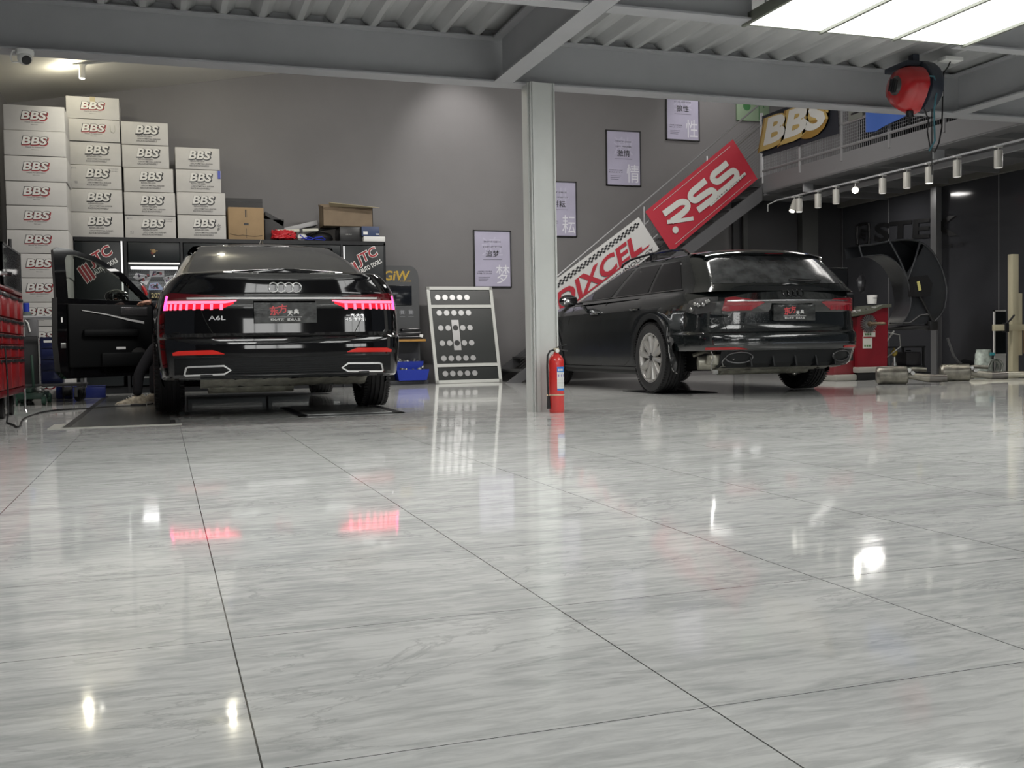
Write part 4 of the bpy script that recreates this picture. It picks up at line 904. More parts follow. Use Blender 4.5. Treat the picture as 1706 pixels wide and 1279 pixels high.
mb = MB(); mb.box(-.30, .30, -.03, .01, -.17, .30, bev=.004); mb.build('canvas', mat('pale_green', (.22, .30, .20), .6), pic)
mb = MB(); mb.lathe([(.001, 0), (.07, 0)], 20, T(-.12, -.032, .06) @ RX(90), cap=False); mb.box(.10, .11, -.033, -.031, -.14, .12); mb.tube([(.1, -.032, .10), (.16, -.032, .14), (.2, -.032, .05)], .006, 6); mb.build('painted_plant', mat('leaf_green', (.04, .16, .05), .6), pic)

# wheel boxes
SU = {}
def wheel_box(x0, x1, z0, z1, y, style, label, group, extra=None):
    w, h = x1 - x0, z1 - z0; t = thing('wheel_box', ((x0 + x1) / 2, y, z0 + .001), label, 'box', group)
    jit = random.uniform(-.012, .012)
    mb = MB(); mb.box(-w / 2, w / 2, jit, .60 + jit, 0, h - .004, bev=.006); mb.build('carton', M_cardw, t)
    mb = MB(); d = -.0015 + jit
    zc_ = h * .60 if style == 'r' else h * .66
    W = .245; H = .085 if style == 'r' else .098
    cx = 0 if style == 'r' else .03
    text_ink = 1 if style == 'r' else 0
    mb.mat(text_ink); text(mb, 'BBS', cx + .006, zc_ - .007, W, H, d, shear=.22, bold=.085)
    mb.mat(0); 
    if style == 'r': text(mb, 'BBS', cx, zc_, W, H, d - .0006, shear=.22, bold=.07)
    mb.mat(2); text(mb, 'BBS', cx, zc_, W, H, d - .0012, shear=.22, bold=.030)
    if style == 'r':
        mb.mat(0); text(mb, 'MADE IN GERMANY', cx, h * .33, .20, .013, d, shear=.2); text(mb, 'bbs.com', cx, h * .24, .07, .010, d)
    else:
        mb.mat(0)
        for k, s_ in enumerate(('RENN-FELGEN', 'LEICHTMETALL-RÄDER', 'RACE-ROADWHEELS')): text(mb, s_, cx + (-.035, .02, -.01)[k], h * (.37 - .105 * k), (.17, .27, .235)[k], .020, d, shear=.25, bold=.012)
    mb.build('lettering', [M_ink, M_redink, mat('box_white_ink', (.66, .65, .62), .6)], t, smooth=0)
    if extra == 'tape': mb = MB(); mb.box(-.03, .03, d - .001, .0, h - .07, h); mb.box(-.03, .03, 0, .6, h - .004, h - .002); mb.build('packing_tape', mat('tan_tape', (.42, .36, .22), .3), t)
    if extra == 'blue': mb = MB(); mb.box(w / 2 - .04, w / 2 - .005, d - .001, 0, h * .62, h * .97); mb.build('blue_tape', M_blue, t)
    if extra == 'star': mb = MB(); text(mb, '*', w / 2 - .09, h * .55, .05, .06, d); text(mb, 'F', w / 2 - .09, h * .4, .03, .04, d); mb.build('pen_marks', M_ink, t)
    if extra == 'hook': mb = MB(); mb.tube([(w / 2 - .11, d, h * .75), (w / 2 - .10, d, h * .45), (w / 2 - .07, d, h * .4), (w / 2 - .05, d, h * .55), (w / 2 - .06, d, h * .75)], .004, 5); mb.build('string_loop', mat('string', (.5, .5, .45), .6), t)
    if extra == 'label':
        mb = MB(); smallprint(mb, w / 2 - .09, h * .86, .12, .014, d); smallprint(mb, w / 2 - .09, h * .76, .10, .012, d); smallprint(mb, -w / 2 + .06, h * .85, .06, .02, d); smallprint(mb, -w / 2 + .08, h * .25, .04, .03, d); mb.build('printed_marks', mat('faint_ink', (.2, .2, .22), .6), t)
S1 = [(3.041, 3.322), (2.756, 3.035), (2.471, 2.750), (2.198, 2.465), (1.924, 2.192), (1.657, 1.918)]
for k in range(6): S1.append((1.657 - .2762 * (k + 1) + .0, 1.657 - .2762 * k - .005))
o_ = ['topmost', 'second from top', 'third from top', 'fourth from top', 'fifth from top', 'sixth from top', 'seventh from top', 'eighth from top', 'ninth from top', 'tenth from top', 'eleventh from top', 'lowest']
zb_prev = None
zz = 0.0
tops = [b for a, b in S1][::-1]
for k in range(12):
    i = 11 - k; z0 = max(0, tops[k - 1] + .003) if k else 0.0; z1 = tops[k]
    wheel_box(-1.623 + .002 * (k % 3), -.982 + .004 * ((k * 7) % 4 - 1.5) - .0, z0, z1, 12.9, 'r', 'white carton, red lettering, %s in the tall stack by the left wall' % o_[i], 'red lettered cartons in the tall left stack')
def stack(rows, styles, extras, nth, group, base):
    n = len(rows)
    for k in range(n - 1, -1, -1):
        x0, x1, z0, z1 = rows[k]; z0 = base if k == n - 1 else rows[k + 1][3] + .003
        wheel_box(x0, x1, z0, z1, 13.85, styles[k], 'white carton, %s lettering, %s of %s' % ('red' if styles[k] == 'r' else 'black', ['topmost', 'second', 'third', 'fourth', 'fifth', 'sixth'][k] if k < n - 1 else 'lowest', nth), group, extras[k])
CT = 1.945
stack([(-1.037, -.428, 3.405, 3.672), (-1.034, -.427, 3.129, 3.397), (-1.035, -.422, 2.84, 3.121), (-1.032, -.423, 2.546, 2.834), (-1.025, -.421, 2.258, 2.54), (-1.024, -.419, 1.968, 2.252)], 'rrbbbb', ['tape', 'hook', None, 'label', None, None], 'the tallest stack on the cabinets', 'wheel cartons on the cabinet tops', CT)
stack([(-.41, .143, 3.113, 3.393), (-.408, .147, 2.829, 3.106), (-.396, .19, 2.526, 2.823), (-.40, .205, 2.235, 2.519), (-.399, .206, 1.939, 2.228)], 'bbbbb', [None, None, None, None, 'label'], 'the second stack on the cabinets', 'wheel cartons on the cabinet tops', CT)
stack([(.222, .764, 2.833, 3.106), (.224, .774, 2.544, 2.827), (.226, .819, 2.259, 2.538), (.228, .82, 1.953, 2.25)], 'bbbb', [None, 'blue', None, 'star'], 'the shortest stack on the cabinets', 'wheel cartons on the cabinet tops', CT)

# tool cabinet wall
cab = thing('tool_cabinet_wall', (0, 13.8, 0), 'long black workshop tool cabinet with lit pegboard and lettered end doors', 'cabinet')
mb = MB(); mb.box(-1.06, -.99, 0, .6, 0, CT - .02); mb.box(2.86, 2.885, 0, .6, 0, CT - .02); mb.box(-1.06, 2.885, .0, .6, CT - .05, CT); mb.box(-1.06, 2.885, .57, .6, 0, CT - .05); mb.box(-.42, -.385, 0, .58, 0, CT - .05); mb.box(2.28, 2.31, 0, .58, 0, CT - .05); mb.box(-1.06, 2.885, .03, .6, 0, .08); mb.box(.25, .28, 0, .58, 0, CT - .05)
mb.build('carcass', M_blackmet, cab, smooth=0)
def jtc(mb, cx, cz, w, ang):
    # slanted lettering: bars + JTC with pale outline, AUTO TOOLS below
    Mr = T(cx, 0, cz) @ RY(-ang)
    for dy, g, mi in ((-.0225, .007, 1), (-.0235, 0, 0)):
        mb.mat(mi)
        for k in range(3): x = -w * .5 + k * .045; mb.add([(x - g, dy, -.15 - .0 * k - g), (x + .034 + g, dy, -.13 - g), (x + .034 + g, dy, .075 + g), (x - g, dy, .055 + g)], [(0, 1, 2, 3)], Mr)
        text(mb, 'JTC', w * .17, .045, w * .62, .16, dy, shear=.1, bold=.02 + g * 5, M=Mr)
    mb.mat(1); text(mb, 'AUTO TOOLS', w * .14, -.085, w * .68, .055, -.0235, bold=.02, M=Mr)
for (x0, x1, nm_) in ((-.985, -.465, 'l'), (2.33, 2.855, 'r')):
    mb = MB(); mb.box(x0, x1, -.02, 0, .10, CT - .06, bev=.004); dd_ = mb.build('door', M_dark, cab)
    mb = MB(); jtc(mb, (x0 + x1) / 2 - .01, 1.62 if nm_ == 'l' else 1.66, .46, 32 if nm_ == 'l' else 28); mb.build('lettering', [mat('dull_red', (.30, .02, .028), .5), M_whiteink], dd_, smooth=0)
    mb = MB(); mb.box(x1 - .03, x1 - .015, -.045, -.02, 1.0, 1.12); mb.build('handle', M_blackmet, dd_)
for k, (x0, x1) in enumerate(((-.37, .24), (.29, 1.26), (1.29, 2.27))):
    mb = MB(); mb.box(x0, x1, -.02, 0, 1.645, CT - .06, bev=.004); dd_ = mb.build('flap_door', M_dark, cab)
    mb = MB(); mb.box(x0, x1, -.024, -.02, 1.612, 1.634); mb.build('edge_strip', mat('edge_light', (.8, .8, .8), .4, emit=(1, 1, 1), es=.35), dd_, smooth=0)
    if k == 0:
        mb = MB(); mb.mat(0); mb.sphere((-.07, -.022, 1.775), .028, 10, (1, .1, 1)); mb.box(-.11, -.095, -.024, -.02, 1.79, 1.80); mb.box(-.045, -.02, -.024, -.02, 1.775, 1.785); mb.mat(1); mb.sphere((-.085, -.022, 1.755), .02, 10, (1, .1, 1)); mb.mat(2); mb.sphere((-.065, -.022, 1.715), .009, 10, (1, .2, 1)); mb.build('sticker', [mat('gold_print', (.25, .16, .06), .5), mat('brown_red', (.16, .03, .02), .5), M_whiteink], dd_)
mb = MB(); mb.box(-.455, -.435, -.03, 0, .55, CT - .05); mb.build('light_strip', mat('side_strip', (.9, .9, .9), .4, emit=(1, 1, 1), es=.6), cab, smooth=0)
mb = MB(); mb.box(2.315, 2.328, -.03, 0, .55, CT - .07); mb.build('light_strip', mat('side_strip', (.9, .9, .9), .4, emit=(1, 1, 1), es=.6), cab, smooth=0)
mb = MB(); mb.box(-.345, .215, .0, .02, 1.555, 1.585); mb.build('light_strip', M_led, cab, smooth=0)
mb = MB(); mb.box(.31, 2.26, .0, .02, 1.555, 1.585); mb.build('light_strip', M_led, cab, smooth=0)
pegm = mat('pegboard_grey', (.20, .21, .215), .5)
mb = MB(); mb.box(-.385, 2.28, .33, .34, .92, 1.64); peg = mb.build('pegboard', pegm, cab, smooth=0)
mb = MB()
for i in range(26):
    for j in range(16): x = -.36 + i * .025; z = .95 + j * .04; mb.box(x - .004, x + .004, .328, .331, z - .004, z + .004)
mb.build('peg_holes', M_black, peg, smooth=0)
mb = MB(); mb.box(-.385, 2.28, 0, .57, .86, .90); mb.build('worktop', M_blackmet, cab, smooth=0)
for k in range(6):
    for x0, x1 in ((-.37, .24), (.29, 1.26), (1.29, 2.27)):
        mb = MB(); mb.box(x0, x1, -.02, 0, .10 + k * .125, .215 + k * .125, bev=.003); d_ = mb.build('drawer', M_dark, cab)
        mb = MB(); mb.box(x0 + .05, x1 - .05, -.03, -.02, .19 + k * .125, .205 + k * .125); mb.build('handle', M_alu, d_, smooth=0)
# things on the pegboard
random.seed(21)
def sheet(name, poly, y, m, label, cat, marks=True):
    t = thing(name, (0, y, 0), label, cat)
    mb = MB(); mb.prism(poly, 0, .004); mb.build('card', m, t, smooth=0)
    xs = [p[0] for p in poly]; zs_ = [p[1] for p in poly]; cx = sum(xs) / len(xs); cz = sum(zs_) / len(zs_); wx = (max(xs) - min(xs)) * .3; wz = (max(zs_) - min(zs_)) * .26
    mb = MB()
    for k in range(16):
        mb.mat(k % 3); a = cx + random.uniform(-wx, wx); b = cz + random.uniform(-wz, wz); s_ = random.uniform(.006, .016)
        mb.add([(a - s_, -.001 - k * .0001, b - s_), (a + s_, -.001 - k * .0001, b - s_ * .6), (a + s_ * .7, -.001 - k * .0001, b + s_), (a - s_ * .8, -.001 - k * .0001, b + s_)], [(0, 1, 2, 3)])
    mb.build('printed_pattern', [M_ink, mat('dull_purple', (.15, .1, .18), .5), mat('faint_red', (.4, .1, .1), .5)], t, smooth=0)
pw = mat('glossy_white_card', (.7, .7, .72), .3)
sheet('sticker_sheet', [(-.33, 1.47), (-.29, 1.53), (-.15, 1.50), (-.11, 1.47), (-.17, 1.37)], 14.12, pw, 'white speckled card leaning at the left end of the lit pegboard', 'card')
sheet('sticker_sheet', [(-.13, 1.48), (-.13, 1.56), (.05, 1.56), (.05, 1.48)], 14.12, pw, 'white speckled card hung straight under the cabinet light strip', 'card')
sheet('sticker_sheet', [(.03, 1.47), (.13, 1.50), (.22, 1.50), (.18, 1.36), (.08, 1.36)], 14.11, pw, 'white speckled card at the right of the pegboard beside the car pillar', 'card')
sheet('sticker_sheet', [(-.15, 1.31), (-.13, 1.40), (-.03, 1.41), (.05, 1.31)], 14.11, mat('blue_card', (.35, .42, .6), .3), 'bluish speckled card low in the middle of the pegboard', 'card')
yr = thing('year_sign', (-.04, 14.08, 1.24), 'small gold 2020 sign under the pegboard cards', 'sign')
mb = MB(); mb.box(-.10, .10, 0, .02, -.05, .06, bev=.003); mb.build('backing', M_blackmet, yr); mb = MB(); text(mb, '2020', 0, 0, .15, .06, -.002, bold=.01); mb.build('lettering', mat('gold_letters', (.5, .42, .22), .3, .5), yr, smooth=0)
rt = thing('red_tool_handle', (-.22, 14.08, 1.30), 'red gripped tool hanging at the pegboard above the door mirror', 'tool')
mb = MB(); mb.tube([(0, 0, .06), (.03, 0, .0), (.05, 0, -.06)], [.02, .024, .016], 10); mb.build('grip', M_red, rt); mb = MB(); mb.tube([(-.02, 0, .09), (0, 0, .06)], .008, 8); mb.build('shaft', M_zinc, rt)
l = bpy.data.lights.new('pegboard_light', 'AREA'); l.energy = 3.5; l.shape = 'RECTANGLE'; l.size = 2.5; l.size_y = .03; o = bpy.data.objects.new('pegboard_light', l); C.objects.link(o); o.location = (.95, 13.86, 1.55); o.rotation_euler = (math.radians(-25), 0, 0)
# on top of the cabinets
bx = thing('cardboard_box', (1.075, 13.86, CT), 'closed brown cardboard box with black tape marks beside the shortest stack', 'box')
mb = MB(); mb.box(-.225, .225, 0, .42, 0, .42, bev=.008); mb.build('carton', M_card, bx)
mb = MB(); mb.box(-.012, -.002, -.002, 0, .29, .39); mb.box(.006, .010, -.002, 0, .29, .39); mb.box(-.03, .03, -.002, 0, .19, .215); mb.box(-.002, .002, -.002, 0, .02, .15); mb.tube([(-.21, -.001, .075), (-.1, -.001, .05), (-.05, -.001, .06), (.1, -.001, .045), (.2, -.001, .06)], .003, 4); mb.build('printed_marks', M_ink, bx, smooth=0)
bk = thing('black_case', (1.09, 14.32, CT), 'dark grey box standing behind the brown cardboard box', 'box')
mb = MB(); mb.box(-.24, .24, 0, .28, 0, .60, bev=.006); mb.build('carton', mat('dark_card', (.05, .05, .052), .7), bk); mb = MB(); mb.box(-.24, .24, -.002, 0, .55, .56); mb.build('lid_gap', M_ink, bk, smooth=0)
od = thing('open_black_carton', (1.45, 14.06, CT), 'dark grey carton with a slanting open flap right of the brown box', 'box')
mb = MB(); mb.box(-.12, .13, 0, .35, 0, .30, bev=.005); mb.build('carton', mat('dark_card', (.05, .05, .052), .7), od); mb = MB(); mb.add([(-.11, 0, .40), (.13, 0, .27), (.13, .3, .27), (-.11, .3, .40), (-.11, 0, .35), (.11, 0, .21), (.11, .3, .21), (-.11, .3, .35)], [(0, 1, 2, 3), (4, 5, 6, 7), (0, 1, 5, 4), (2, 3, 7, 6), (1, 2, 6, 5), (0, 3, 7, 4)]); mb.build('flap', mat('dark_card', (.05, .05, .052), .7), od, smooth=0)
wbx = thing('white_foam_panel', (1.84, 14.08, CT + .02), 'pale grey slab lying tilted on the clutter on the cabinet', 'panel')
mb = MB(); mb.box(-.22, .24, 0, .3, .17, .23, RY(-14), bev=.006); mb.build('slab', mat('pale_grey', (.38, .38, .39), .5), wbx)
ft = thing('wrapped_tube', (1.74, 13.90, CT + .14), 'long flat white wrapped strip lying on top of the red cables', 'strip')
mb = MB(); mb.box(-.27, .27, 0, .08, -.02, .02, RY(-3), bev=.008); mb.build('strip', mat('cream_wrap', (.5, .5, .42), .4), ft); mb = MB(); mb.box(.02, .06, -.001, .081, -.021, .021, RY(-3)); mb.build('band', M_black, ft, smooth=0)
cabl = thing('red_cable_coil', (1.56, 13.86, CT), 'tangled bright red cable pile on the cabinet top', 'cable')
random.seed(4)
for q in range(1):
    mb = MB()
    for k in range(26):
        a0 = random.uniform(0, 6.28); p = []
        for i in range(9):
            a = a0 + i * .8; p.append((random.uniform(.13, .17) * math.cos(a), .10 + .09 * math.sin(a), .015 + abs(.07 + .05 * math.sin(a * 1.7 + k)) + random.uniform(-.01, .01)))
        mb.tube(p, .006, 5)
    mb.build('cable', mat('bright_red_cable', (.55, .02, .03), .4), cabl)
bc = thing('blue_cable', (1.93, 13.88, CT), 'thin blue cable trailing over the cabinet top right of the red pile', 'cable')
mb = MB(); mb.tube([(-.17, 0, .08), (-.1, .02, .03), (-.02, 0, .02), (.04, .03, .05), (.12, 0, .06), (.17, .05, .03)], .007, 6); mb.tube([(-.15, .05, .03), (-.05, .05, .06), (.05, .04, .03), (.16, .04, .02)], .006, 6); mb.build('cable', mat('bright_blue_cable', (.03, .05, .5), .4), bc)
pb_ = thing('plastic_bag', (1.80, 13.95, CT), 'small crumpled white plastic bag behind the blue cable', 'bag')
mb = MB(); mb.sphere((0, .05, .065), .07, 10, (1, .7, .9)); random.seed(8); mb.v = [(x + random.uniform(-.015, .015), y + random.uniform(-.01, .01), max(0, z + random.uniform(-.015, .015))) for x, y, z in mb.v]; mb.build('bag', M_white, pb_, smooth=20)
bt = thing('black_tool_bag', (2.05, 14.12, CT), 'black bag and straps piled left of the black tool case', 'bag')
mb = MB(); mb.sphere((0, .1, .08), .2, 16, (1, .7, .42)); random.seed(18); mb.v = [(x, y, max(0, z + .012 * math.sin(x * 40) * math.cos(y * 30))) for x, y, z in mb.v]; mb.build('bag', mat('black_cloth', (.02, .02, .022), .7), bt, smooth=30); mb = MB(); mb.tube([(-.15, -.05, .09), (0, -.03, .17), (.15, 0, .2), (.25, 0, .22)], .018, 8); mb.build('strap', M_black, bt)
tc_ = thing('black_tool_case', (2.43, 13.9, CT), 'black tool case on the cabinet under the open carton', 'case')
mb = MB(); mb.box(-.14, .16, 0, .4, 0, .205, bev=.012); mb.build('case', M_black, tc_); mb = MB(); smallprint(mb, -.02, .10, .08, .012, -.002); mb.build('lettering', M_whiteink, tc_, smooth=0)
wh = thing('white_flat_box', (2.745, 13.84, CT), 'flat white box at the right end of the cabinet top', 'box')
mb = MB(); mb.box(-.145, .15, 0, .3, 0, .075, bev=.012); mb.build('box', M_white, wh); mb = MB(); mb.box(-.145, .15, -.001, 0, .05, .053); mb.build('lid_gap', mat('grey_line', (.3, .3, .3), .5), wh, smooth=0)
bb = thing('blue_part_box', (2.70, 13.86, CT + .078), 'small dark blue box with white label on the flat white box', 'box')
mb = MB(); mb.box(-.12, .12, 0, .22, 0, .13, bev=.004); mb.build('box', mat('navy_card', (.03, .05, .12), .5), bb); mb = MB(); mb.box(-.10, -.04, -.002, 0, .02, .06); mb.box(.07, .115, -.002, 0, .02, .035); mb.build('box_label', M_white, bb, smooth=0)
oc = thing('open_carton', (2.41, 13.92, CT + .207), 'open brown carton with raised flaps on top of the black case', 'box')
mb = MB(); w_, h_, d_ = .335, .26, .34
for q in ((-w_, w_, 0, .006, 0, h_), (-w_, w_, d_ - .006, d_, 0, h_), (-w_, -w_ + .006, 0, d_, 0, h_), (w_ - .006, w_, 0, d_, 0, h_), (-w_, w_, 0, d_, 0, .006)): mb.box(*q)
mb.build('carton', mat('greyed_cardboard', (.20, .15, .10), .8, noise=.1), oc, smooth=0)
mb = MB(); mb.add([(-w_ + .09, .0, h_), (w_, .0, h_), (w_ + .07, -.14, h_ - .02), (-w_ + .06, -.14, h_ + .035), (-w_ + .09, .004, h_), (w_, .004, h_), (w_ + .07, -.136, h_ - .014), (-w_ + .06, -.136, h_ + .041)], [(0, 1, 2, 3), (4, 5, 6, 7), (0, 3, 7, 4), (1, 2, 6, 5), (3, 2, 6, 7)]); mb.build('flap', mat('pale_cardboard', (.42, .36, .24), .8), oc, smooth=0)
mb = MB(); mb.add([(-w_, d_, h_), (w_, d_, h_), (w_ - .06, d_ + .03, h_ + .08), (-w_ + .02, d_ + .03, h_ + .08)], [(0, 1, 2, 3)]); mb.add([(-w_, 0, h_), (-w_, d_, h_), (-w_ - .01, d_, h_ + .07)], [(0, 1, 2)]); mb.build('flap', mat('greyed_cardboard', (.20, .15, .10), .8, noise=.1), oc, smooth=0)

# workshop display desk with gold letters
gw = thing('display_desk', (3.22, 14.3, 0), 'grey workshop display desk with gold letters, dark screen and wooden shelf', 'desk')
mb = MB(); rr = [(-.25, .70)]; 
pl = [(-.25, .03), (.28, .03), (.28, 1.50), (.265, 1.59), (.225, 1.65), (.16, 1.68), (-.25, 1.68)]
mb.prism(pl, .18, .24); gwb = mb.build('back_panel', mat('slate_panel', (.075, .078, .082), .45), gw, smooth=0)
mb = MB(); mb.box(-.22, .17, .165, .18, 1.12, 1.40, bev=.003); mb.build('screen', mat('screen_black', (.01, .012, .016), .12), gw)
mb = MB(); text(mb, 'GiW', -.04, 1.54, .36, .13, .178, shear=.15, bold=.025); smallprint(mb, .09, 1.462, .16, .018, .178); mb.build('lettering', mat('gold_paint', (.55, .36, .06), .3, .4), gwb, smooth=0)
mb = MB()
for cx in (-.09, .03, .155):
    for k in range(4): a = PI / 4 + k * PI / 2; mb.lathe([(.001, 0), (.014, 0)], 12, T(cx + .018 * math.cos(a), .177, 1.02 + .018 * math.sin(a)) @ RX(90), cap=False)
    mb.tube([(cx + .042 * math.cos(a), .178, 1.02 + .042 * math.sin(a)) for a in [2 * PI * i / 24 for i in range(24)]], .002, 4, closed=True); mb.box(cx - .04, cx + .04, .176, .178, .955, .961)
mb.build('round_symbols', mat('pale_symbol', (.3, .31, .33), .5), gwb, smooth=0)
mb = MB(); mb.box(-.25, .285, -.16, .18, .60, .63, bev=.003); mb.build('shelf', mat('golden_wood', (.42, .22, .05), .4, noise=.2, nscale=5, stretch=(1, 8, 8)), gw)
mb = MB(); mb.box(-.25, .30, -.2, .24, 0, .06, bev=.004); mb.box(-.25, -.22, -.1, .2, .06, .60); mb.build('base', mat('slate_base', (.05, .052, .058), .4), gw)
mb = MB(); mb.box(-.22, .24, .14, .18, .06, .60); mb.build('inner_panel', mat('slate_inner', (.035, .037, .045), .5), gw, smooth=0)
tz = thing('leather_goods_pile', (3.27, 14.17, .632), 'pile of folded black plastic-wrapped parts on the wooden shelf', 'parts')
random.seed(31)
for k in range(3):
    mb = MB(); mb.box(-.21 + .05 * k, .20 - .02 * k, -.0, .24 - .03 * k, .05 * k, .05 * k + .048, bev=.018); mb.v = [(x + .01 * math.sin(y * 40 + k), y, z + .008 * math.sin(x * 30 + k * 2)) for x, y, z in mb.v]; mb.v = [(x, y, max(.0, z)) for x, y, z in mb.v]; mb.build('wrapped_part', mat('shiny_black_wrap', (.01, .01, .012), .2), tz)
mb = MB(); mb.box(.13, .18, -.012, -.004, .07, .11, T(0, 0, 0) @ RY(15)); mb.build('paper_tag', M_white, tz, smooth=0)
gb = thing('grey_green_box', (3.07, 14.14, .632), 'small grey green box at the left end of the wooden shelf', 'box')
mb = MB(); mb.box(-.05, .04, -.02, .0, 0, .07, bev=.004); mb.build('box', mat('sage', (.10, .12, .09), .5), gb); mb = MB(); mb.box(-.04, .03, -.022, -.02, .04, .043); mb.build('lid_line', M_ink, gb, smooth=0)
for (cy, cz, lb, w_) in ((14.10, .061, 'blue parts bin in front on the display base, full of metal pieces', .23), (14.31, .062, 'blue parts bin behind the front one on the display base', .2)):
    bn = thing('parts_bin', (3.28, cy, cz), lb, 'bin', 'blue parts bins on the display base'); hh = .15 if cy < 14.2 else .26
    mb = MB()
    def tp(s0, s1, z0, z1): return [(-w_ * s0, -.09 * s0, z0), (w_ * s0, -.09 * s0, z0), (w_ * s0, .09 * s0, z0), (-w_ * s0, .09 * s0, z0)], [(-w_ * s1, -.10 * s1, z1), (w_ * s1, -.10 * s1, z1), (w_ * s1, .10 * s1, z1), (-w_ * s1, .10 * s1, z1)]
    a, b = tp(.86, 1, 0, hh); a2, b2 = tp(.83, .97, .006, hh); mb.add(a + b + b2 + a2, [(0, 1, 2, 3)] + [(r * 4 + i, r * 4 + (i + 1) % 4, r * 4 + 4 + (i + 1) % 4, r * 4 + 4 + i) for r in range(3) for i in range(4)] + [(12, 13, 14, 15)]); mb.build('bin', M_blue, bn, smooth=0)
    for k in range(9):
        mb = MB(); s_ = random.uniform(.02, .045); M = T(random.uniform(-w_ * .75, w_ * .75), random.uniform(-.05, .05), hh - .03 + random.uniform(0, .05)) @ Matrix.Rotation(random.uniform(0, 3), 4, (random.random(), .5, random.random()))
        if k % 2: mb.box(-s_, s_, -s_ * .6, s_ * .6, -s_ * .4, s_ * .4, M, bev=.006)
        else: mb.lathe([(s_ * .4, -s_ * .8), (s_ * .8, -s_ * .8), (s_ * .8, s_ * .2), (s_ * .5, s_ * .5), (s_ * .4, s_)], 14, M)
        o = mb.build('metal_piece', mat('dull_metal', (.28, .29, .28), .35, .7, noise=.3)); o.location = (3.28, cy, cz); tag(o, 'small dull metal machine piece lying in the %s blue parts bin' % ('front' if cy < 14.2 else 'rear'), 'metal piece', 'metal pieces in the %s blue parts bin' % ('front' if cy < 14.2 else 'rear'))

# leaning dotted board
bd = thing('dotted_board', (4.11, 14.10, 0), 'leaning white framed black board with rows of silver discs', 'board')
lean = T(0, 0, 0) @ Matrix.Rotation(math.radians(-11.5), 4, 'X') @ Matrix.Shear('XZ', 4, (0, 0)) if False else Matrix.Rotation(math.radians(-11.5), 4, 'X')
sk_ = -.03   # sideways slump
def L_(x, y, z): v = lean @ Vector((x + sk_ * z, y, z)); return tuple(v)
def lb(mb, x0, x1, y0, y1, z0, z1):
    vs = [(x0, y0, z0), (x1, y0, z0), (x1, y1, z0), (x0, y1, z0), (x0, y0, z1), (x1, y0, z1), (x1, y1, z1), (x0, y1, z1)]
    mb.add([L_(*v) for v in vs], [(0, 3, 2, 1), (4, 5, 6, 7), (0, 1, 5, 4), (1, 2, 6, 5), (2, 3, 7, 6), (3, 0, 4, 7)])
H_ = 1.40; fw_ = .045
mb = MB(); lb(mb, -.48, .48, -.004, .012, .01, H_ - .01); mb.build('panel', mat('black_board', (.014, .017, .016), .35), bd, smooth=0)
mb = MB(); lb(mb, -.49, -.49 + fw_, -.02, .02, 0, H_); lb(mb, .49 - fw_, .49, -.02, .02, 0, H_); lb(mb, -.49, .49, -.02, .02, 0, fw_); lb(mb, -.49, .49, -.02, .02, H_ - fw_, H_); lb(mb, -.45, .45, -.019, .0, 1.09, 1.135); lb(mb, -.45, .45, -.019, .0, .235, .28); mb.build('frame', mat('white_frame', (.55, .56, .53), .4), bd, smooth=0)
discm = mat('silver_disc', (.48, .48, .48), .3, .5)
rowsz = [1.245, 1.02, .80, .58, .36, .14]
mb = MB(); lb(mb, -.17, -.065, -.012, -.004, .475, .915); mb.build('silver_plate', discm, bd, smooth=0)
for j, z in enumerate(rowsz):
    for i in range(5):
        x = -.335 + i * .108; dark = i == 2 and j in (2, 3)
        mb = MB(); ring_ = [(x + .040 * math.cos(a), z + .040 * math.sin(a)) for a in [2 * PI * k / 24 for k in range(24)]]; yo = -.016 if dark else -.010
        mb.add([L_(a, yo, b) for a, b in ring_] + [L_(a, -.003, b) for a, b in ring_], [tuple(range(24))] + [(k, (k + 1) % 24, 24 + (k + 1) % 24, 24 + k) for k in range(24)])
        o = mb.build('disc', M_black if dark else discm, bd, smooth=40)
        if dark: o['label'] = 'black disc on the silver plate'

# stairs
st = thing('staircase', (4.6, 13.6, 0), 'dark grey steel staircase with mesh railing rising right along the back wall', 'staircase')
stm = mat('stair_steel', (.10, .10, .105), .45); railm = mat('rail_steel', (.26, .26, .265), .35, .3)
sl = .683; X0, X1 = 4.45, 8.57
def zs_(x): return max(0, (x - 4.45) * sl)
for yy in (13.55, 14.62):
    mb = MB(); mb.prism([(-.12, 0), (.10, 0), (X1 - 4.6, (X1 - 4.6 + .0) * sl - .09 + .0), (X1 - 4.6, (X1 - 4.6) * sl + .13)], yy - 13.6, yy - 13.6 + .04); mb.build('stringer', stm, st, smooth=0)
nst = 16
for k in range(nst):
    x = .10 + k * (X1 - 4.75) / nst; z = (k + 1) * 2.86 / nst
    mb = MB(); mb.box(x, x + .29, 0, 1.02, z - .03, z); mb.build('tread', mat('tread_steel', (.06, .06, .062), .5), st, smooth=0)
mb = MB()
def rl(h, x0=5.0, x1=X1): mb.tube([(x0 - 4.6, -.04, .5 + h + (x0 - 5.27) * .786 - .0), (x1 - 4.6, -.04, .5 + h + (x1 - 5.27) * .786)], .014, 6)
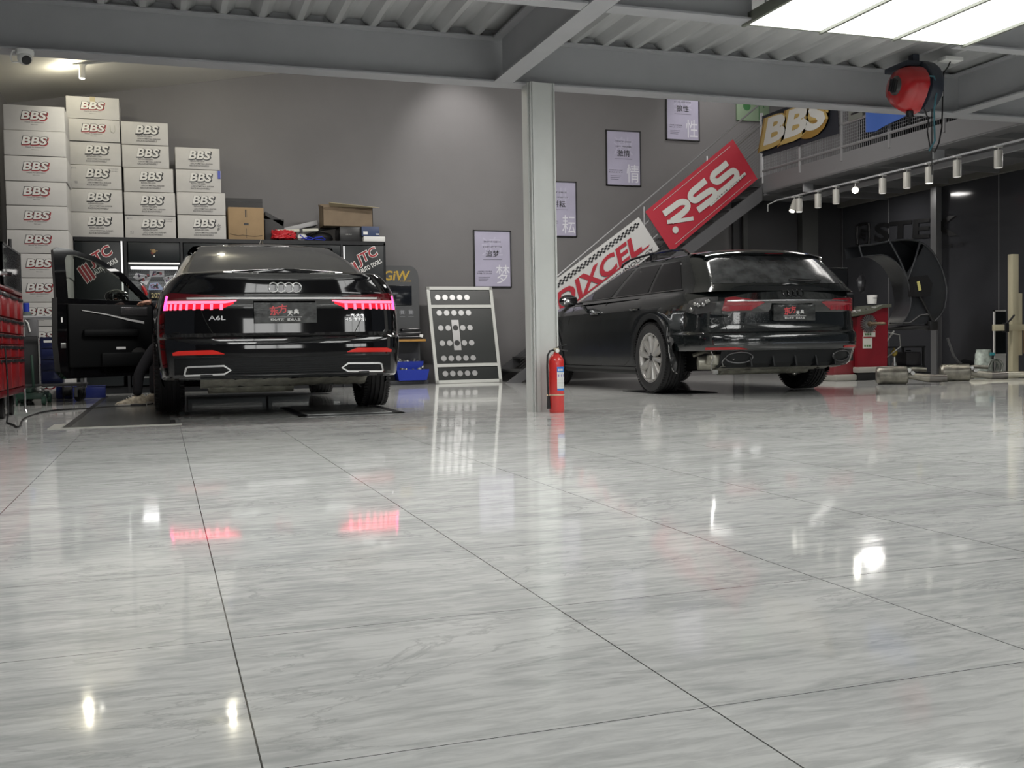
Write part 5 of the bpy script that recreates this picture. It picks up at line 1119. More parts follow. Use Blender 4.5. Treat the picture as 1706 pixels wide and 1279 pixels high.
# handrail line measured: (5.27,1.46) to (8.57,3.91)
for h in (.98,): rl(h, 4.88)
for h in (.66, .36): rl(h, 4.9)
for x in (4.92, 5.6, 6.62, 7.65, 8.56): zt_ = 1.48 + (x - 5.27) * .742; mb.tube([(x - 4.6, -.04, max(0, zt_ - .95)), (x - 4.6, -.04, zt_)], .016, 6)
mb.build('railing', railm, st)
mb = MB()
for k in range(102):
    x = 4.92 + k * .036; zt_ = 1.46 + (x - 5.27) * .742; mb.tube([(x - 4.6, -.03, max(.02, zt_ - .88)), (x - 4.6, -.03, zt_)], .0022, 3)
for k in range(20): h = .10 + k * .043; mb.tube([(.1, -.03, .98 + (4.7 - 5.27) * .742 + h - .52), (X1 - 4.6, -.03, 1.46 + (X1 - 5.27) * .742 - .98 + h)], .0018, 3)
mb.build('mesh_infill', mat('mesh_wire', (.12, .12, .12), .5), st)
# mezzanine railing along Y
mr = thing('mezzanine_railing', (8.58, 13.55, 2.98), 'grey steel and mesh railing along the mezzanine edge', 'railing')
mb = MB()
for (z) in (.83, .38, .08): mb.tube([(0, 0, z), (0, -5.7, z)], .018, 6)
for k in range(7): y = -k * .95; mb.tube([(0, y, -.1), (0, y, .94 if k == 0 else .83)], .018, 6)
mb.build('rails', railm, mr)
mb = MB()
for k in range(150): y = -.02 - k * .038; mb.tube([(.01, y, -.0), (.01, y, .83)], .0042, 3)
for k in range(19): z = .10 + k * .04; mb.tube([(.01, 0, z), (.01, -5.7, z)], .0035, 3)
mb.build('mesh_infill', mat('mesh_wire_light', (.26, .26, .27), .5), mr)
# white band along the mezzanine fascia
# banners
def quad_mat(p0, p1, p3):
    """frame with x along p0->p1, z along p3->p0 (p0 top left, p3 bottom left); unit square mapped"""
    o = Vector(p3); X = Vector(p1) - Vector(p0); Z = Vector(p0) - Vector(p3); Y = X.cross(Z); Y = -Y.normalized() if False else X.cross(Z).normalized() * -1
    M = Matrix(((X.x, 0, Z.x, o.x), (X.y, 1, Z.y, o.y), (X.z, 0, Z.z, o.z), (0, 0, 0, 1))); return M
def cloth(name, M, nx, nz, m, parent, wave=.012):
    mb = MB(); f = [[(i / nx, wave * math.sin(i / nx * 17) * math.sin(j / nz * 3.1), j / nz) for i in range(nx + 1)] for j in range(nz + 1)]
    mb.grid([[tuple(M @ Vector(p)) for p in r] for r in f]); mb.grid([[tuple(M @ Vector((p[0], p[1] + .003, p[2]))) for p in r] for r in f]); return mb.build(name, m, parent, smooth=60)
YB = 13.50
# white brake banner
M1 = quad_mat((5.10, YB, 1.375), (6.505, YB, 2.325), (5.36, YB, .83)); M1 = quad_mat((5.02, YB, 1.29), (6.505, YB, 2.325), (5.335, YB, .84))
b1 = thing('white_banner', (0, 0, 0), 'white banner with chequered border and red slanted letters on the stair railing', 'banner')
cloth('cloth', M1, 24, 8, mat('white_banner_cloth', (.50, .50, .49), .6), b1, .004)
mb = MB(); mb.mat(0)
for i in range(44):
    for j in range(3):
        if (i + j) % 2 == 0: x = .02 + i * .0216; z = .80 + j * .043; mb.add([(x, -.012, z), (x + .0216, -.012, z), (x + .0216, -.012, z + .043), (x, -.012, z + .043)], [(0, 1, 2, 3)], M1)
text(mb, 'BRAKE TECHNOLOGY', .60, .10, .72, .10, -.012, M=M1)
mb.mat(1); text(mb, 'DIXCEL', .47, .475, .84, .42, -.013, shear=.12, bold=.03, M=M1)
mb.add([(.02, -.013, .215), (.93, -.013, .215), (.95, -.013, .255), (.04, -.013, .255)], [(0, 1, 2, 3)], M1)
mb.build('lettering', [M_ink, mat('banner_red_letters', (.36, .02, .035), .5)], b1, smooth=0)
M2 = quad_mat((6.608, YB, 2.403), (8.047, YB, 3.501), (7.02, YB, 1.835))
b2 = thing('red_banner', (0, 0, 0), 'red banner with big white letters on the stair railing', 'banner')
cloth('cloth', M2, 24, 8, mat('red_banner_cloth', (.40, .022, .04), .6), b2, .006)
mb = MB()
def path_(pts, r=.055):
    """flat stroked polyline in unit square"""
    for (a, b) in zip(pts, pts[1:]):
        d = Vector((b[0] - a[0], (b[1] - a[1]) * .42)); L = d.length; nx, nz = -d.y / L, d.x / L
        vs = [(a[0] + nx * r, -.014, a[1] + nz * r / .42), (b[0] + nx * r, -.014, b[1] + nz * r / .42), (b[0] - nx * r, -.014, b[1] - nz * r / .42), (a[0] - nx * r, -.014, a[1] - nz * r / .42)]
        mb.add(vs, [(0, 1, 2, 3)], M2)
_o = np.array([730., 1005.]); _u = np.array([490., -405.]); _v = np.array([-150., -220.]); _inv = np.linalg.inv(np.stack([_u, _v], 1))
def stroke(pts, r=.045, sm=5):
    q = np.array([_inv @ (np.array(p, float) - _o) for p in pts]) * [1.81, .70]; q = crom(q, sm); tg = np.gradient(q, axis=0); tg /= np.maximum(np.linalg.norm(tg, axis=1, keepdims=True), 1e-6); n_ = np.stack([-tg[:, 1], tg[:, 0]], 1)
    A = (q + n_ * r) / [1.81, .70]; B = (q - n_ * r) / [1.81, .70]; mb.grid([[tuple(M2 @ Vector((a[0], -.014 - .0004 * len(mb.v) / 60, a[1]))) for a in A], [tuple(M2 @ Vector((b[0], -.014 - .0004 * len(mb.v) / 60, b[1]))) for b in B]])
stroke([(1038, 512), (1000, 545), (962, 576), (955, 605), (985, 618), (1030, 585), (1070, 558), (1092, 570), (1090, 600), (1045, 642), (985, 690)])
stroke([(915, 612), (875, 645), (836, 680), (830, 708), (858, 722), (900, 695), (945, 668), (968, 680), (964, 706), (920, 742), (872, 778)])
stroke([(680, 798), (725, 765), (770, 735), (805, 735), (815, 758), (790, 790), (725, 838)]); mb.v = [(x, y - (0), z) for x, y, z in mb.v]; stroke([(700, 842), (770, 834), (848, 822)], .028, 5)
_c = _inv @ (np.array([748., 885.]) - _o); mb.add([tuple(M2 @ Vector((_c[0] + .05 * math.cos(a) / 1.81, -.014, _c[1] + .05 * math.sin(a) / .70))) for a in [2 * PI * k / 20 for k in range(20)]], [tuple(range(20))])
mb.add([(.50, -.0135, .20), (.93, -.0135, .24), (.93, -.0135, .30), (.51, -.0135, .26)], [(0, 1, 2, 3)], M2)
for (a, b) in (((.06, .08), (.94, .08)), ((.94, .08), (.94, .92)), ((.94, .92), (.06, .92)), ((.06, .92), (.06, .08))):
    d = .004; mb.add([(a[0] - d * .4, -.012, a[1] - d), (b[0] + d * .4, -.012, b[1] - d), (b[0] + d * .4, -.012, b[1] + d), (a[0] - d * .4, -.012, a[1] + d)], [(0, 1, 2, 3)], M2)
mb.mat(1); smallprint(mb, .72, .25, .40, .030, -.0145, M2)
mb.build('lettering', [mat('banner_white_letters', (.55, .56, .53), .5), M_ink], b2, smooth=0)
# black flag on the mezzanine railing (plane X = const)
def flagM(y0, zt0, y1, zt1, zb0): return Matrix(((0, 1, 0, 8.545), (y1 - y0, 0, 0, y0), (zt1 - zt0, 0, zt0 - zb0, zb0), (0, 0, 0, 1)))
M3 = Matrix(((0, 1, 0, 8.55), (11.67 - 13.55, 0, .012, 13.55), (-.27 * .05, 0, .69, 3.262), (0, 0, 0, 1)))
M3 = Matrix(((0, 1, 0, 8.54), (-1.84, 0, 0, 13.49), (-.02, 0, .60, 3.262), (0, 0, 0, 1)))
b3 = thing('black_flag', (0, 0, 0), 'black flag with silver and gold letters hanging on the mezzanine railing', 'flag')
cloth('cloth', M3, 24, 8, mat('black_flag_cloth', (.012, .014, .02), .6), b3, .015)
mb = MB(); mb.mat(0); text(mb, 'BBS', .47, .52, .78, .62, -.030, shear=.12, bold=.10, M=M3); mb.mat(1); text(mb, 'BBS', .45, .50, .76, .60, -.027, shear=.12, bold=.14, M=M3); mb.mat(2); text(mb, 'BBS', .48, .56, .76, .58, -.033, shear=.12, bold=.04, M=M3)
mb.build('lettering', [mat('gold_letter', (.42, .30, .10), .4), mat('dark_gold_letter', (.26, .15, .03), .4), mat('silver_letter', (.55, .55, .52), .35)], b3, smooth=0)
sgn = thing('round_logo_sign', (8.56, 11.33, 3.52), 'small dark sign with a round emblem on the mezzanine railing', 'sign')
mb = MB(); mb.box(-.004, .004, -.14, .14, -.16, .16); mb.build('panel', mat('olive_panel', (.13, .135, .12), .5), sgn, smooth=0)
mb = MB(); mb.tube([(-.008, .06 * math.cos(a), .02 + .06 * math.sin(a)) for a in [2 * PI * i / 24 for i in range(24)]], .008, 5, closed=True); mb.tube([(-.008, .03 * math.cos(a), .02 + .03 * math.sin(a)) for a in [PI * i / 10 - .5 for i in range(11)]], .007, 5); mb.box(-.012, -.004, -.08, .08, -.09, -.07); mb.build('emblem', M_black, sgn)
bl = thing('blue_cloth', (8.52, 10.6, 3.2), 'blue cloth draped over the mezzanine railing behind the hose reel', 'cloth')
mb = MB(); g = [[(.012 * math.sin(i * 1.1) - .02, .45 - i * .09, .25 - j * (.085 - .003 * abs(i - 2)) if True else 0) for i in range(11)] for j in range(5)]; mb.grid(g); mb.grid([[(p[0] + .004, p[1], p[2]) for p in r] for r in g]); mb.build('cloth', mat('blue_cloth_mat', (.035, .09, .32), .7), bl, smooth=60)
# dark logo on the glass
lg = thing('glass_logo', (GX - .012, 13.0, 2.1), 'faint dark square emblem and letters STEK on the black glass', 'logo')
ML = Matrix(((0, 1, 0, 0), (-1, 0, 0, 0), (0, 0, 1, 0), (0, 0, 0, 1)))
mb = MB(); P_ = []
for k in range(24):
    a = 2 * PI * k / 24; c_, s_ = math.cos(a), math.sin(a); r_ = .17 / max(abs(c_), abs(s_)) ** .75; P_.append((-1.1 + r_ * c_ * .9, -.004, .12 + r_ * s_))
mb.tube([tuple(ML @ Vector(p)) for p in P_], .022, 6, closed=True); text(mb, 'E', -1.1, .12, .14, .14, -.004, bold=.04, M=ML, rot=-20)
text(mb, 'STEK', .10, .07, 1.75, .27, -.004, bold=.03, M=ML, rot=-3); smallprint(mb, .95, -.25, .45, .06, -.004, ML)
mb.build('lettering', mat('faint_logo', (.010, .010, .011), .5), lg, smooth=0)

# fire extinguisher
fe = thing('fire_extinguisher', (2.815, 7.30, 0), 'red fire extinguisher standing against the foot of the steel column', 'fire extinguisher')
er = .058
mb = MB(); mb.lathe([(.001, 0), (er - .004, 0), (er, .008), (er, .39), (er - .004, .405), (er - .018, .428), (.02, .444), (.018, .455)], 40); mb.build('cylinder', mat('extinguisher_red', (.62, .035, .03), .25, coat=.6), fe)
mb = MB(); mb.cyl((0, 0, .452), (0, 0, .475), .017, 16); mb.box(-.02, .02, -.012, .012, .468, .486, bev=.003); mb.cyl((0, -.012, .466), (0, -.03, .466), .017, 20); mb.build('valve', mat('brass', (.5, .45, .35), .3, .7), fe)
mb = MB(); mb.cyl((0, -.030, .466), (0, -.032, .466), .014, 20); mb.build('gauge', M_white, fe)
mb = MB(); mb.tube([(-.005, 0, .482), (.03, 0, .50), (.085, 0, .512)], [.006, .005, .004], 6); mb.tube([(0, 0, .474), (.05, 0, .472), (.095, 0, .462)], [.006, .005, .004], 6); mb.build('lever', M_black, fe)
mb = MB(); mb.tube([(-.015, 0, .472), (-.05, -.005, .465), (-.072, -.01, .43), (-.076, -.01, .35), (-.074, -.01, .2), (-.070, -.01, .1)], .0075, 10); mb.tube([(-.070, -.01, .125), (-.069, -.01, .03)], [.010, .015], 10); mb.build('hose', M_rubber, fe)
mb = MB(); ang = [math.radians(a) for a in range(-106, -29, 6)]
mb.grid([[((er + .0006) * math.cos(a), (er + .0006) * math.sin(a), z) for a in ang] for z in (.165, .345)]); lab = mb.build('paper_label', mat('label_white', (.72, .74, .72), .4), fe, smooth=60)
mb = MB()
for (z0, z1) in ((.165, .182), (.305, .345)): mb.grid([[((er + .001) * math.cos(a), (er + .001) * math.sin(a), z) for a in ang] for z in (z0, z1)])
mb.mat(1)
for a0 in (-95, -70, -48): aa = [math.radians(a0 + d) for d in (-5, 0, 5)]; mb.grid([[((er + .0012) * math.cos(a), (er + .0012) * math.sin(a), z) for a in aa] for z in (.270, .288)])
mb.mat(2)
for k in range(6): aa = [math.radians(a) for a in range(-100, -38, 6)]; mb.grid([[((er + .0012) * math.cos(a), (er + .0012) * math.sin(a), z) for a in aa] for z in (.195 + k * .011, .1965 + k * .011)])
mb.mat(3)
a_c = -78
for k in range(5): aa = [math.radians(a_c - 20 + k * 9 + d) for d in (0, 3, 6)]; mb.grid([[((er + .0014) * math.cos(a), (er + .0014) * math.sin(a), z) for a in aa] for z in (.314, .330)])
mb.build('printing', [mat('label_blue', (.03, .2, .6), .4), mat('label_violet', (.3, .25, .5), .4), mat('label_grey', (.4, .4, .4), .5), M_whiteink], lab, smooth=0)
mb = MB(); mb.lathe([(er + .0005, .128), (er + .002, .130), (er + .002, .136), (er + .0005, .138)], 40, cap=False); mb.tube([(-er, -.01, .133), (-.085, -.012, .133)], .006, 6); mb.build('strap', mat('tan_strap', (.6, .45, .3), .5), fe)
# ============================================================ LEFT SIDE
ch = thing('tool_chest', (-1.42, 9.0, 0), 'big red roller tool chest with black drawer pulls at the left edge', 'tool chest')
CX = .30   # front plane local x
mb = MB(); mb.box(-.28, CX - .02, -.72, .72, .215, 1.0, bev=.008); mb.box(-.29, CX, -.74, .74, 1.0, 1.03, bev=.006); mb.box(-.28, CX, .70, .735, .215, 1.0, bev=.004); mb.box(-.28, CX, -.72, .735, .19, .235, bev=.004); mb.build('body', mat('dark_red_enamel', (.13, .008, .012), .3, coat=.4), ch)
zr = [(.245, .475), (.485, .58), (.59, .665), (.675, .785), (.80, .975)]
for (y0, y1) in ((-.70, -.52), (-.50, -.09), (-.07, .36), (.38, .69)):
    for (z0, z1) in zr:
        mb = MB(); mb.box(CX - .02, CX, y0, y1, z0, z1, bev=.004); d_ = mb.build('drawer', mat('drawer_red', (.26, .010, .013), .35, coat=.2), ch)
        mb = MB(); mb.box(CX, CX + .012, y0 + .03, y1 - .03, z1 - .028, z1 - .004, bev=.003); mb.build('handle', M_black, d_)
def caster(parent, x, y, r=.075, body=None, wheelm=None, rz=0):
    M = T(x, y, 0) @ RZ(rz)
    mb = MB(); mb.box(-.035, .035, -.035, .035, r * 2 + .02, r * 2 + .028, M); mb.box(-.03, -.026, -r * .5, r * .35, r * .8, r * 2 + .022, M); mb.box(.026, .03, -r * .5, r * .35, r * .8, r * 2 + .022, M); mb.cyl(tuple(M @ Vector((-.034, 0, r))), tuple(M @ Vector((.034, 0, r))), .009, 8); mb.box(-.02, .02, r * .4, r * 1.1, r * 1.5, r * 1.6, M)
    c = mb.build('caster', body or M_zinc, parent); mb = MB(); mb.lathe([(.012, -.016), (r * .7, -.016), (r, -.014), (r, .014), (r * .7, .016), (.012, .016)], 28, M @ T(0, 0, r) @ RY(90)); mb.build('caster_wheel', wheelm or M_rubber, c)
for (x, y) in ((.20, -.60), (.20, .08), (.20, .62), (-.2, -.60), (-.2, .62)): caster(ch, x, y, .082)
mb = MB(); mb.tube([(CX + .02, .50, .22), (CX + .02, .50, .05), (CX + .03, .48, .02)], .008, 8); mb.build('foot_rod', M_alu, ch)
sc = thing('glass_screen', (-1.13, 9.22, 1.03), 'black framed glossy screen standing on the red tool chest', 'screen')
mb = MB(); mb.box(-.02, .0, -.52, .54, -.0, .33); mb.build('glass', mat('screen_glass', (.30, .30, .30), .05, .9), sc, smooth=0)
mb = MB(); f = .016
for q in ((-.52, .54, .32, .336), (-.52, .54, -.0, .014), (-.52, -.50, 0, .336), (.525, .545, 0, .336)): mb.box(-.022, .004, q[0], q[1], q[2], q[3])
mb.build('frame', M_black, sc, smooth=0)
ag = thing('clamp_arm', (-1.15, 8.55, 1.10), 'silver clamp arm with a black tip in front of the glass screen', 'clamp')
mb = MB(); mb.box(-.12, .03, -.02, .02, .0, .03, bev=.004); mb.cyl((.03, 0, .015), (.07, 0, .015), .016, 12); mb.cyl((.045, 0, -.01), (.045, 0, .045), .009, 10); mb.build('arm', M_alu, ag); mb = MB(); mb.cyl((.07, 0, .012), (.10, 0, .008), .014, 12); mb.build('tip', M_black, ag)
mb = MB(); mb.box(-.12, -.09, -.02, .02, -.07, .25, bev=.004); mb.cyl((-.10, 0, .25), (-.13, 0, .52), .009, 8); mb.build('post', M_black, ag)
pl_ = thing('black_pole', (-1.52, 12.3, 0), 'thin black pole standing left of the tall carton stack', 'pole'); mb = MB(); mb.cyl((0, 0, 0), (0, 0, 1.75), .018, 10); mb.lathe([(.001, 0), (.12, 0), (.12, .015), (.02, .02)], 20); mb.build('shaft', M_black, pl_)
# grey cart
ct = thing('service_cart', (-1.12, 12.15, 0), 'dark service cart with low shelf and castors behind the open car door', 'cart')
mb = MB()
for x in (-.28, .30):
    for y in (-.24, .24): mb.cyl((x, y, .13), (x, y, .30 if x > 0 else .90), .014, 8)
mb.tube([(-.28, -.24, .9), (.30, -.24, .9)], .014, 8); mb.tube([(-.28, .24, .9), (.30, .24, .9)], .014, 8); mb.tube([(.30, -.24, .13), (.30, -.24, .9)], .012, 8); mb.build('frame', M_steel, ct)
mb = MB(); mb.box(-.30, .33, -.27, .27, .165, .19, bev=.005); mb.build('shelf', mat('cart_grey', (.10, .10, .105), .4), ct)
for (x, y) in ((.26, -.24), (.26, .22), (-.26, -.24), (-.26, .22)): caster(ct, x, y, .062, M_alu, None, 35)
bcb = thing('navy_drawer_cabinet', (-1.155, 12.30, .192), 'navy blue drawer cabinet with white label on the cart shelf', 'cabinet')
mb = MB(); mb.box(-.09, .12, -.14, .2, 0, .50, bev=.006); mb.build('body', mat('navy_enamel', (.006, .012, .07), .35, coat=.3), bcb)
for k in range(4): mb = MB(); mb.box(-.075, .11, -.15, -.14, .02 + k * .12, .13 + k * .12, bev=.003); mb.build('drawer', mat('navy_enamel', (.006, .012, .07), .35, coat=.3), bcb)
mb = MB(); mb.box(-.05, .03, -.153, -.15, .44, .465); mb.build('name_label', M_white, bcb, smooth=0); mb = MB(); mb.box(-.105, -.095, -.15, -.14, 0, .49); mb.build('edge_strip', M_alu, bcb)
gp = thing('grey_locker', (-1.355, 12.30, .70), 'grey plastic locker with a curved white tube on the cart', 'locker')
mb = MB(); mb.box(-.04, .08, -.1, .1, 0, .19, bev=.008); mb.build('panel', mat('grey_plastic', (.13, .13, .135), .5), gp); mb = MB(); mb.tube([(-.03, -.11, .18), (.0, -.11, .14), (.015, -.11, .05)], .009, 6); mb.build('tube', M_white, gp)
mb = MB(); mb.box(-.05, .08, -.1, .12, -.508, -.0); mb.build('lower_panel', mat('dark_grey_plastic', (.035, .035, .037), .5), gp, smooth=0)
bxx = thing('blue_canister', (-1.37, 12.2, .91), 'small blue canister on the rail of the cart', 'canister'); mb = MB(); mb.cyl((0, 0, .05), (0, 0, .15), .032, 16); mb.build('body', M_blue, bxx); mb = MB(); mb.lathe([(.06, 0), (.065, .01), (.035, .055), (.001, .055)], 16); mb.build('foot', mat('grey_green', (.08, .10, .09), .5), bxx)
gj = thing('floor_jack', (-1.28, 11.6, 0), 'dark green trolley jack on small wheels beside the tool chest', 'jack')
mb = MB(); mb.box(-.12, .14, -.3, .3, .06, .12, bev=.01); mb.box(-.03, .03, -.25, .2, .12, .17, bev=.01); mb.cyl((0, .2, .12), (-.02, .28, .50), .014, 8); mb.build('body', mat('dark_green', (.02, .06, .04), .4), gj)
for (x, y) in ((-.12, -.26), (.14, -.26), (-.12, .26), (.14, .26)): mb = MB(); mb.lathe([(.01, -.02), (.045, -.02), (.05, -.015), (.05, .015), (.045, .02), (.01, .02)], 20, T(x, y, .05) @ RY(90)); mb.build('wheel', mat('green_wheel', (.06, .14, .10), .4), gj)
mb = MB(); mb.sphere((.10, -.2, .15), .045, 12, (1, .8, .8)); mb.tube([(.10, -.24, .12), (.12, -.26, .09), (.08, -.27, .07)], .012, 6); mb.build('valve_block', M_alu, gj)
rl_ = thing('cable_reel', (-1.02, 12.62, 0), 'dark cable reel half hidden under the cart', 'reel'); mb = MB(); mb.lathe([(.02, -.05), (.09, -.05), (.09, -.04), (.05, -.035), (.05, .035), (.09, .04), (.09, .05), (.02, .05)], 24, T(0, 0, .09) @ RY(90)); mb.build('reel', M_black, rl_)
for k in range(2):
    t_ = thing('navy_storage_box', (-1.02 + .27 * k, 12.75, 0), ('navy storage box on the floor behind the cart, left one', 'navy storage box on the floor behind the cart, right one')[k], 'box'); mb = MB(); mb.box(-.13, .12, -.06, .09, 0, .13, bev=.01); mb.build('box', mat('navy_plastic', (.01, .02, .14), .4), t_); mb = MB(); mb.box(-.135, .125, -.065, .095, .13, .14, bev=.003); mb.build('lid', mat('navy_plastic', (.01, .02, .14), .4), t_)
cl = [(-1.10, 8.40), (-1.02, 8.11), (-.97, 7.86), (-.96, 7.98), (-1.02, 8.59), (-1.04, 9.08), (-1.01, 9.52), (-.96, 9.81), (-.85, 10.04), (-.72, 10.13), (-.60, 10.20), (-.52, 10.30), (-.38, 10.38), (-.24, 10.42), (-.13, 10.6), (-.09, 10.9)]
cb = thing('floor_cable', (0, 0, 0), 'black cable hanging from the tool chest and snaking across the floor to the car', 'cable')
pp = crom(cl, 5); mb = MB(); mb.tube([(-1.10, 8.45, .55), (-1.09, 8.44, .3), (-1.09, 8.42, .08)] + [(x, y, .007) for x, y in pp], .0065, 8); mb.build('cord', M_rubber, cb)
mb = MB(); mb.box(-.30, -.16, 10.39, 10.43, .0, .022, bev=.005); mb.build('plug', M_black, cb)
mb = MB(); mb.tube([(x, y, .008) for x, y in pp[30:46]], .0095, 8); mb.build('taped_section', M_black, cb)
# steel platforms let into the floor under the wheels
plm = mat('floor_steel_plate', (.20, .205, .20), .22, .4, noise=.2, nscale=5, stretch=(1, .3, 1))
pf = thing('wheel_platform', (-.285, 10.25, 0), 'long grey steel wheel platform in the floor left of the sedan, dark groove along it', 'platform')
mb = MB(); mb.box(-.325, .325, -2.65, 2.7, -.02, .004); mb.build('plate', plm, pf, smooth=0)
mb = MB(); mb.box(-.375, -.325, -2.65, 2.7, -.02, .0035); mb.box(-.375, .325, 2.68, 2.72, -.02, .005); mb.box(.325, .36, -2.62, -2.2, -.02, .005); mb.build('groove', M_ink, pf, smooth=0)
mb = MB(); mb.box(-.46, .40, -2.70, -2.65, -.02, .005); mb.box(-.46, -.385, -2.65, -2.2, -.02, .0045); mb.build('kerb', mat('pale_concrete', (.42, .42, .38), .6), pf, smooth=0)
pf2 = thing('wheel_platform', (1.36, 8.55, 0), 'small steel ramp plate under the right rear wheel of the sedan', 'platform')
mb = MB(); mb.box(-.33, .33, -.60, .7, .0, .012, bev=.004); mb.build('plate', plm, pf2); mb = MB(); mb.box(-.40, .42, -.64, -.60, 0, .006); mb.box(-.40, -.34, -.64, .7, 0, .006); mb.box(.34, .42, -.64, .7, 0, .006); mb.build('groove', M_ink, pf2, smooth=0)
pf3 = thing('wheel_platform', (4.92, 9.75, 0), 'dark plate under the left rear wheel of the estate car', 'platform')
mb = MB(); mb.box(-.20, .42, -.45, .5, 0, .006, bev=.002); mb.build('plate', M_blackmet, pf3)

# ============================================================ PERSON in the sedan driver's seat, one leg out
person = thing('person', (.38, 10.62, 0), 'person in dark clothes and beige sneakers seated in the sedan, one leg out', 'person')
def skin(name, verts, edges, radii, m, parent, sub=2, root=0):
    me = bpy.data.meshes.new(name); me.from_pydata(verts, edges, []); o = bpy.data.objects.new(name, me); C.objects.link(o)
    md = o.modifiers.new('s', 'SKIN'); sv = me.skin_vertices[0].data
    for v, r in zip(sv, radii): v.radius = (r, r) if not isinstance(r, tuple) else r
    sv[root].use_root = True; o.modifiers.new('u', 'SUBSURF').levels = sub
    dg = bpy.context.evaluated_depsgraph_get(); dg.update(); m2 = bpy.data.meshes.new_from_object(o.evaluated_get(dg)); bpy.data.objects.remove(o)
    m2.materials.clear(); m2.materials.append(m); m2.polygons.foreach_set('use_smooth', [True] * len(m2.polygons)); o = bpy.data.objects.new(name, m2); C.objects.link(o); o.parent = parent; return o
# local: x right, facing -x (out of the car); pelvis at (0,0,.62)
V = [(0, 0, .62), (-.02, 0, .78), (-.04, 0, .95), (-.06, .0, 1.08), (-.07, 0, 1.13),          # 0-4 spine
     (-.10, -.10, .60), (-.44, -.13, .56), (-.60, -.14, .30), (-.62, -.15, .09),            # left leg nearer to camera 5-8
     (-.10, .10, .60), (-.42, .14, .56), (-.46, .18, .30), (-.47, .20, .09),              # 9-12
     (-.06, -.17, 1.05), (-.04, -.27, .84), (-.16, -.14, .74),                               # near arm 13-15
     (-.08, .17, 1.05), (-.26, .26, .92), (-.46, .36, 1.0)]                               # far arm 16-18
E_ = [(0, 1), (1, 2), (2, 3), (3, 4), (0, 5), (5, 6), (6, 7), (7, 8), (0, 9), (9, 10), (10, 11), (11, 12), (3, 13), (13, 14), (14, 15), (3, 16), (16, 17), (17, 18)]
Rr = [.15, .14, .15, .11, .06, .095, .07, .055, .045, .095, .07, .055, .045, .06, .045, .033, .06, .045, .033]
skin('body', V, E_, Rr, mat('dark_work_clothes', (.018, .018, .022), .85, bump=.3, bscale=25), person)
hd = skin('head', [(-.075, 0, 1.12), (-.085, 0, 1.18), (-.095, 0, 1.27), (-.09, 0, 1.34), (-.155, 0, 1.25), (-.12, 0, 1.21)], [(0, 1), (1, 2), (2, 3), (2, 4), (1, 5)], [.05, .055, .085, .07, .016, .04], M_skin, person)
mb = MB(); mb.sphere((-.075, 0, 1.315), .10, 16, (1, .88, .85)); mb.v = [(x, y, max(z, 1.28 + (.03 if x < -.12 else -.06 * (x > -.08)))) for x, y, z in mb.v]; mb.build('hair', M_ink, hd)
for s_ in (-1, 1):
    mb = MB(); mb.sphere((-.168, s_ * .032, 1.275), .011, 10); mb.build('eye', M_white, hd); mb = MB(); mb.sphere((-.09, s_ * .083, 1.265), .022, 10, (.8, .4, 1.3)); mb.build('ear', M_skin, hd)
mb = MB(); mb.box(-.165, -.15, -.022, .022, 1.218, 1.226, bev=.003); mb.build('mouth', mat('lip', (.35, .1, .09), .5), hd)
def hand(parent, wr, d, up):
    d = Vector(d).normalized(); up = Vector(up).normalized(); s = d.cross(up).normalized(); w_ = Vector(wr)
    V = [w_, w_ + d * .045, w_ + d * .085]; E = [(0, 1), (1, 2)]; R = [.024, .03, .026]
    for k, (off, L) in enumerate(((-.030, .065), (-.010, .075), (.010, .07), (.028, .055))):
        b = len(V); V += [w_ + d * .088 + s * off, w_ + d * (.088 + L * .5) + s * off * 1.15 - up * .006, w_ + d * (.088 + L * .85) + s * off * 1.15 - up * .028]; E += [(2, b), (b, b + 1), (b + 1, b + 2)]; R += [.010, .009, .0075]
    b = len(V); V += [w_ + d * .03 - s * .035, w_ + d * .06 - s * .058 - up * .01, w_ + d * .085 - s * .062 - up * .02]; E += [(0, b), (b, b + 1), (b + 1, b + 2)]; R += [.013, .011, .009]
    return skin('hand', [tuple(v) for v in V], E, R, M_skin, parent)
hand(person, (-.46, .36, 1.01), (-.75, .35, -.05), (0, .2, 1)); hand(person, (-.16, -.14, .74), (-.9, .1, -.15), (0, 0, 1))
shoe_m = mat('beige_sneaker', (.42, .37, .28), .7, noise=.45, nscale=30)
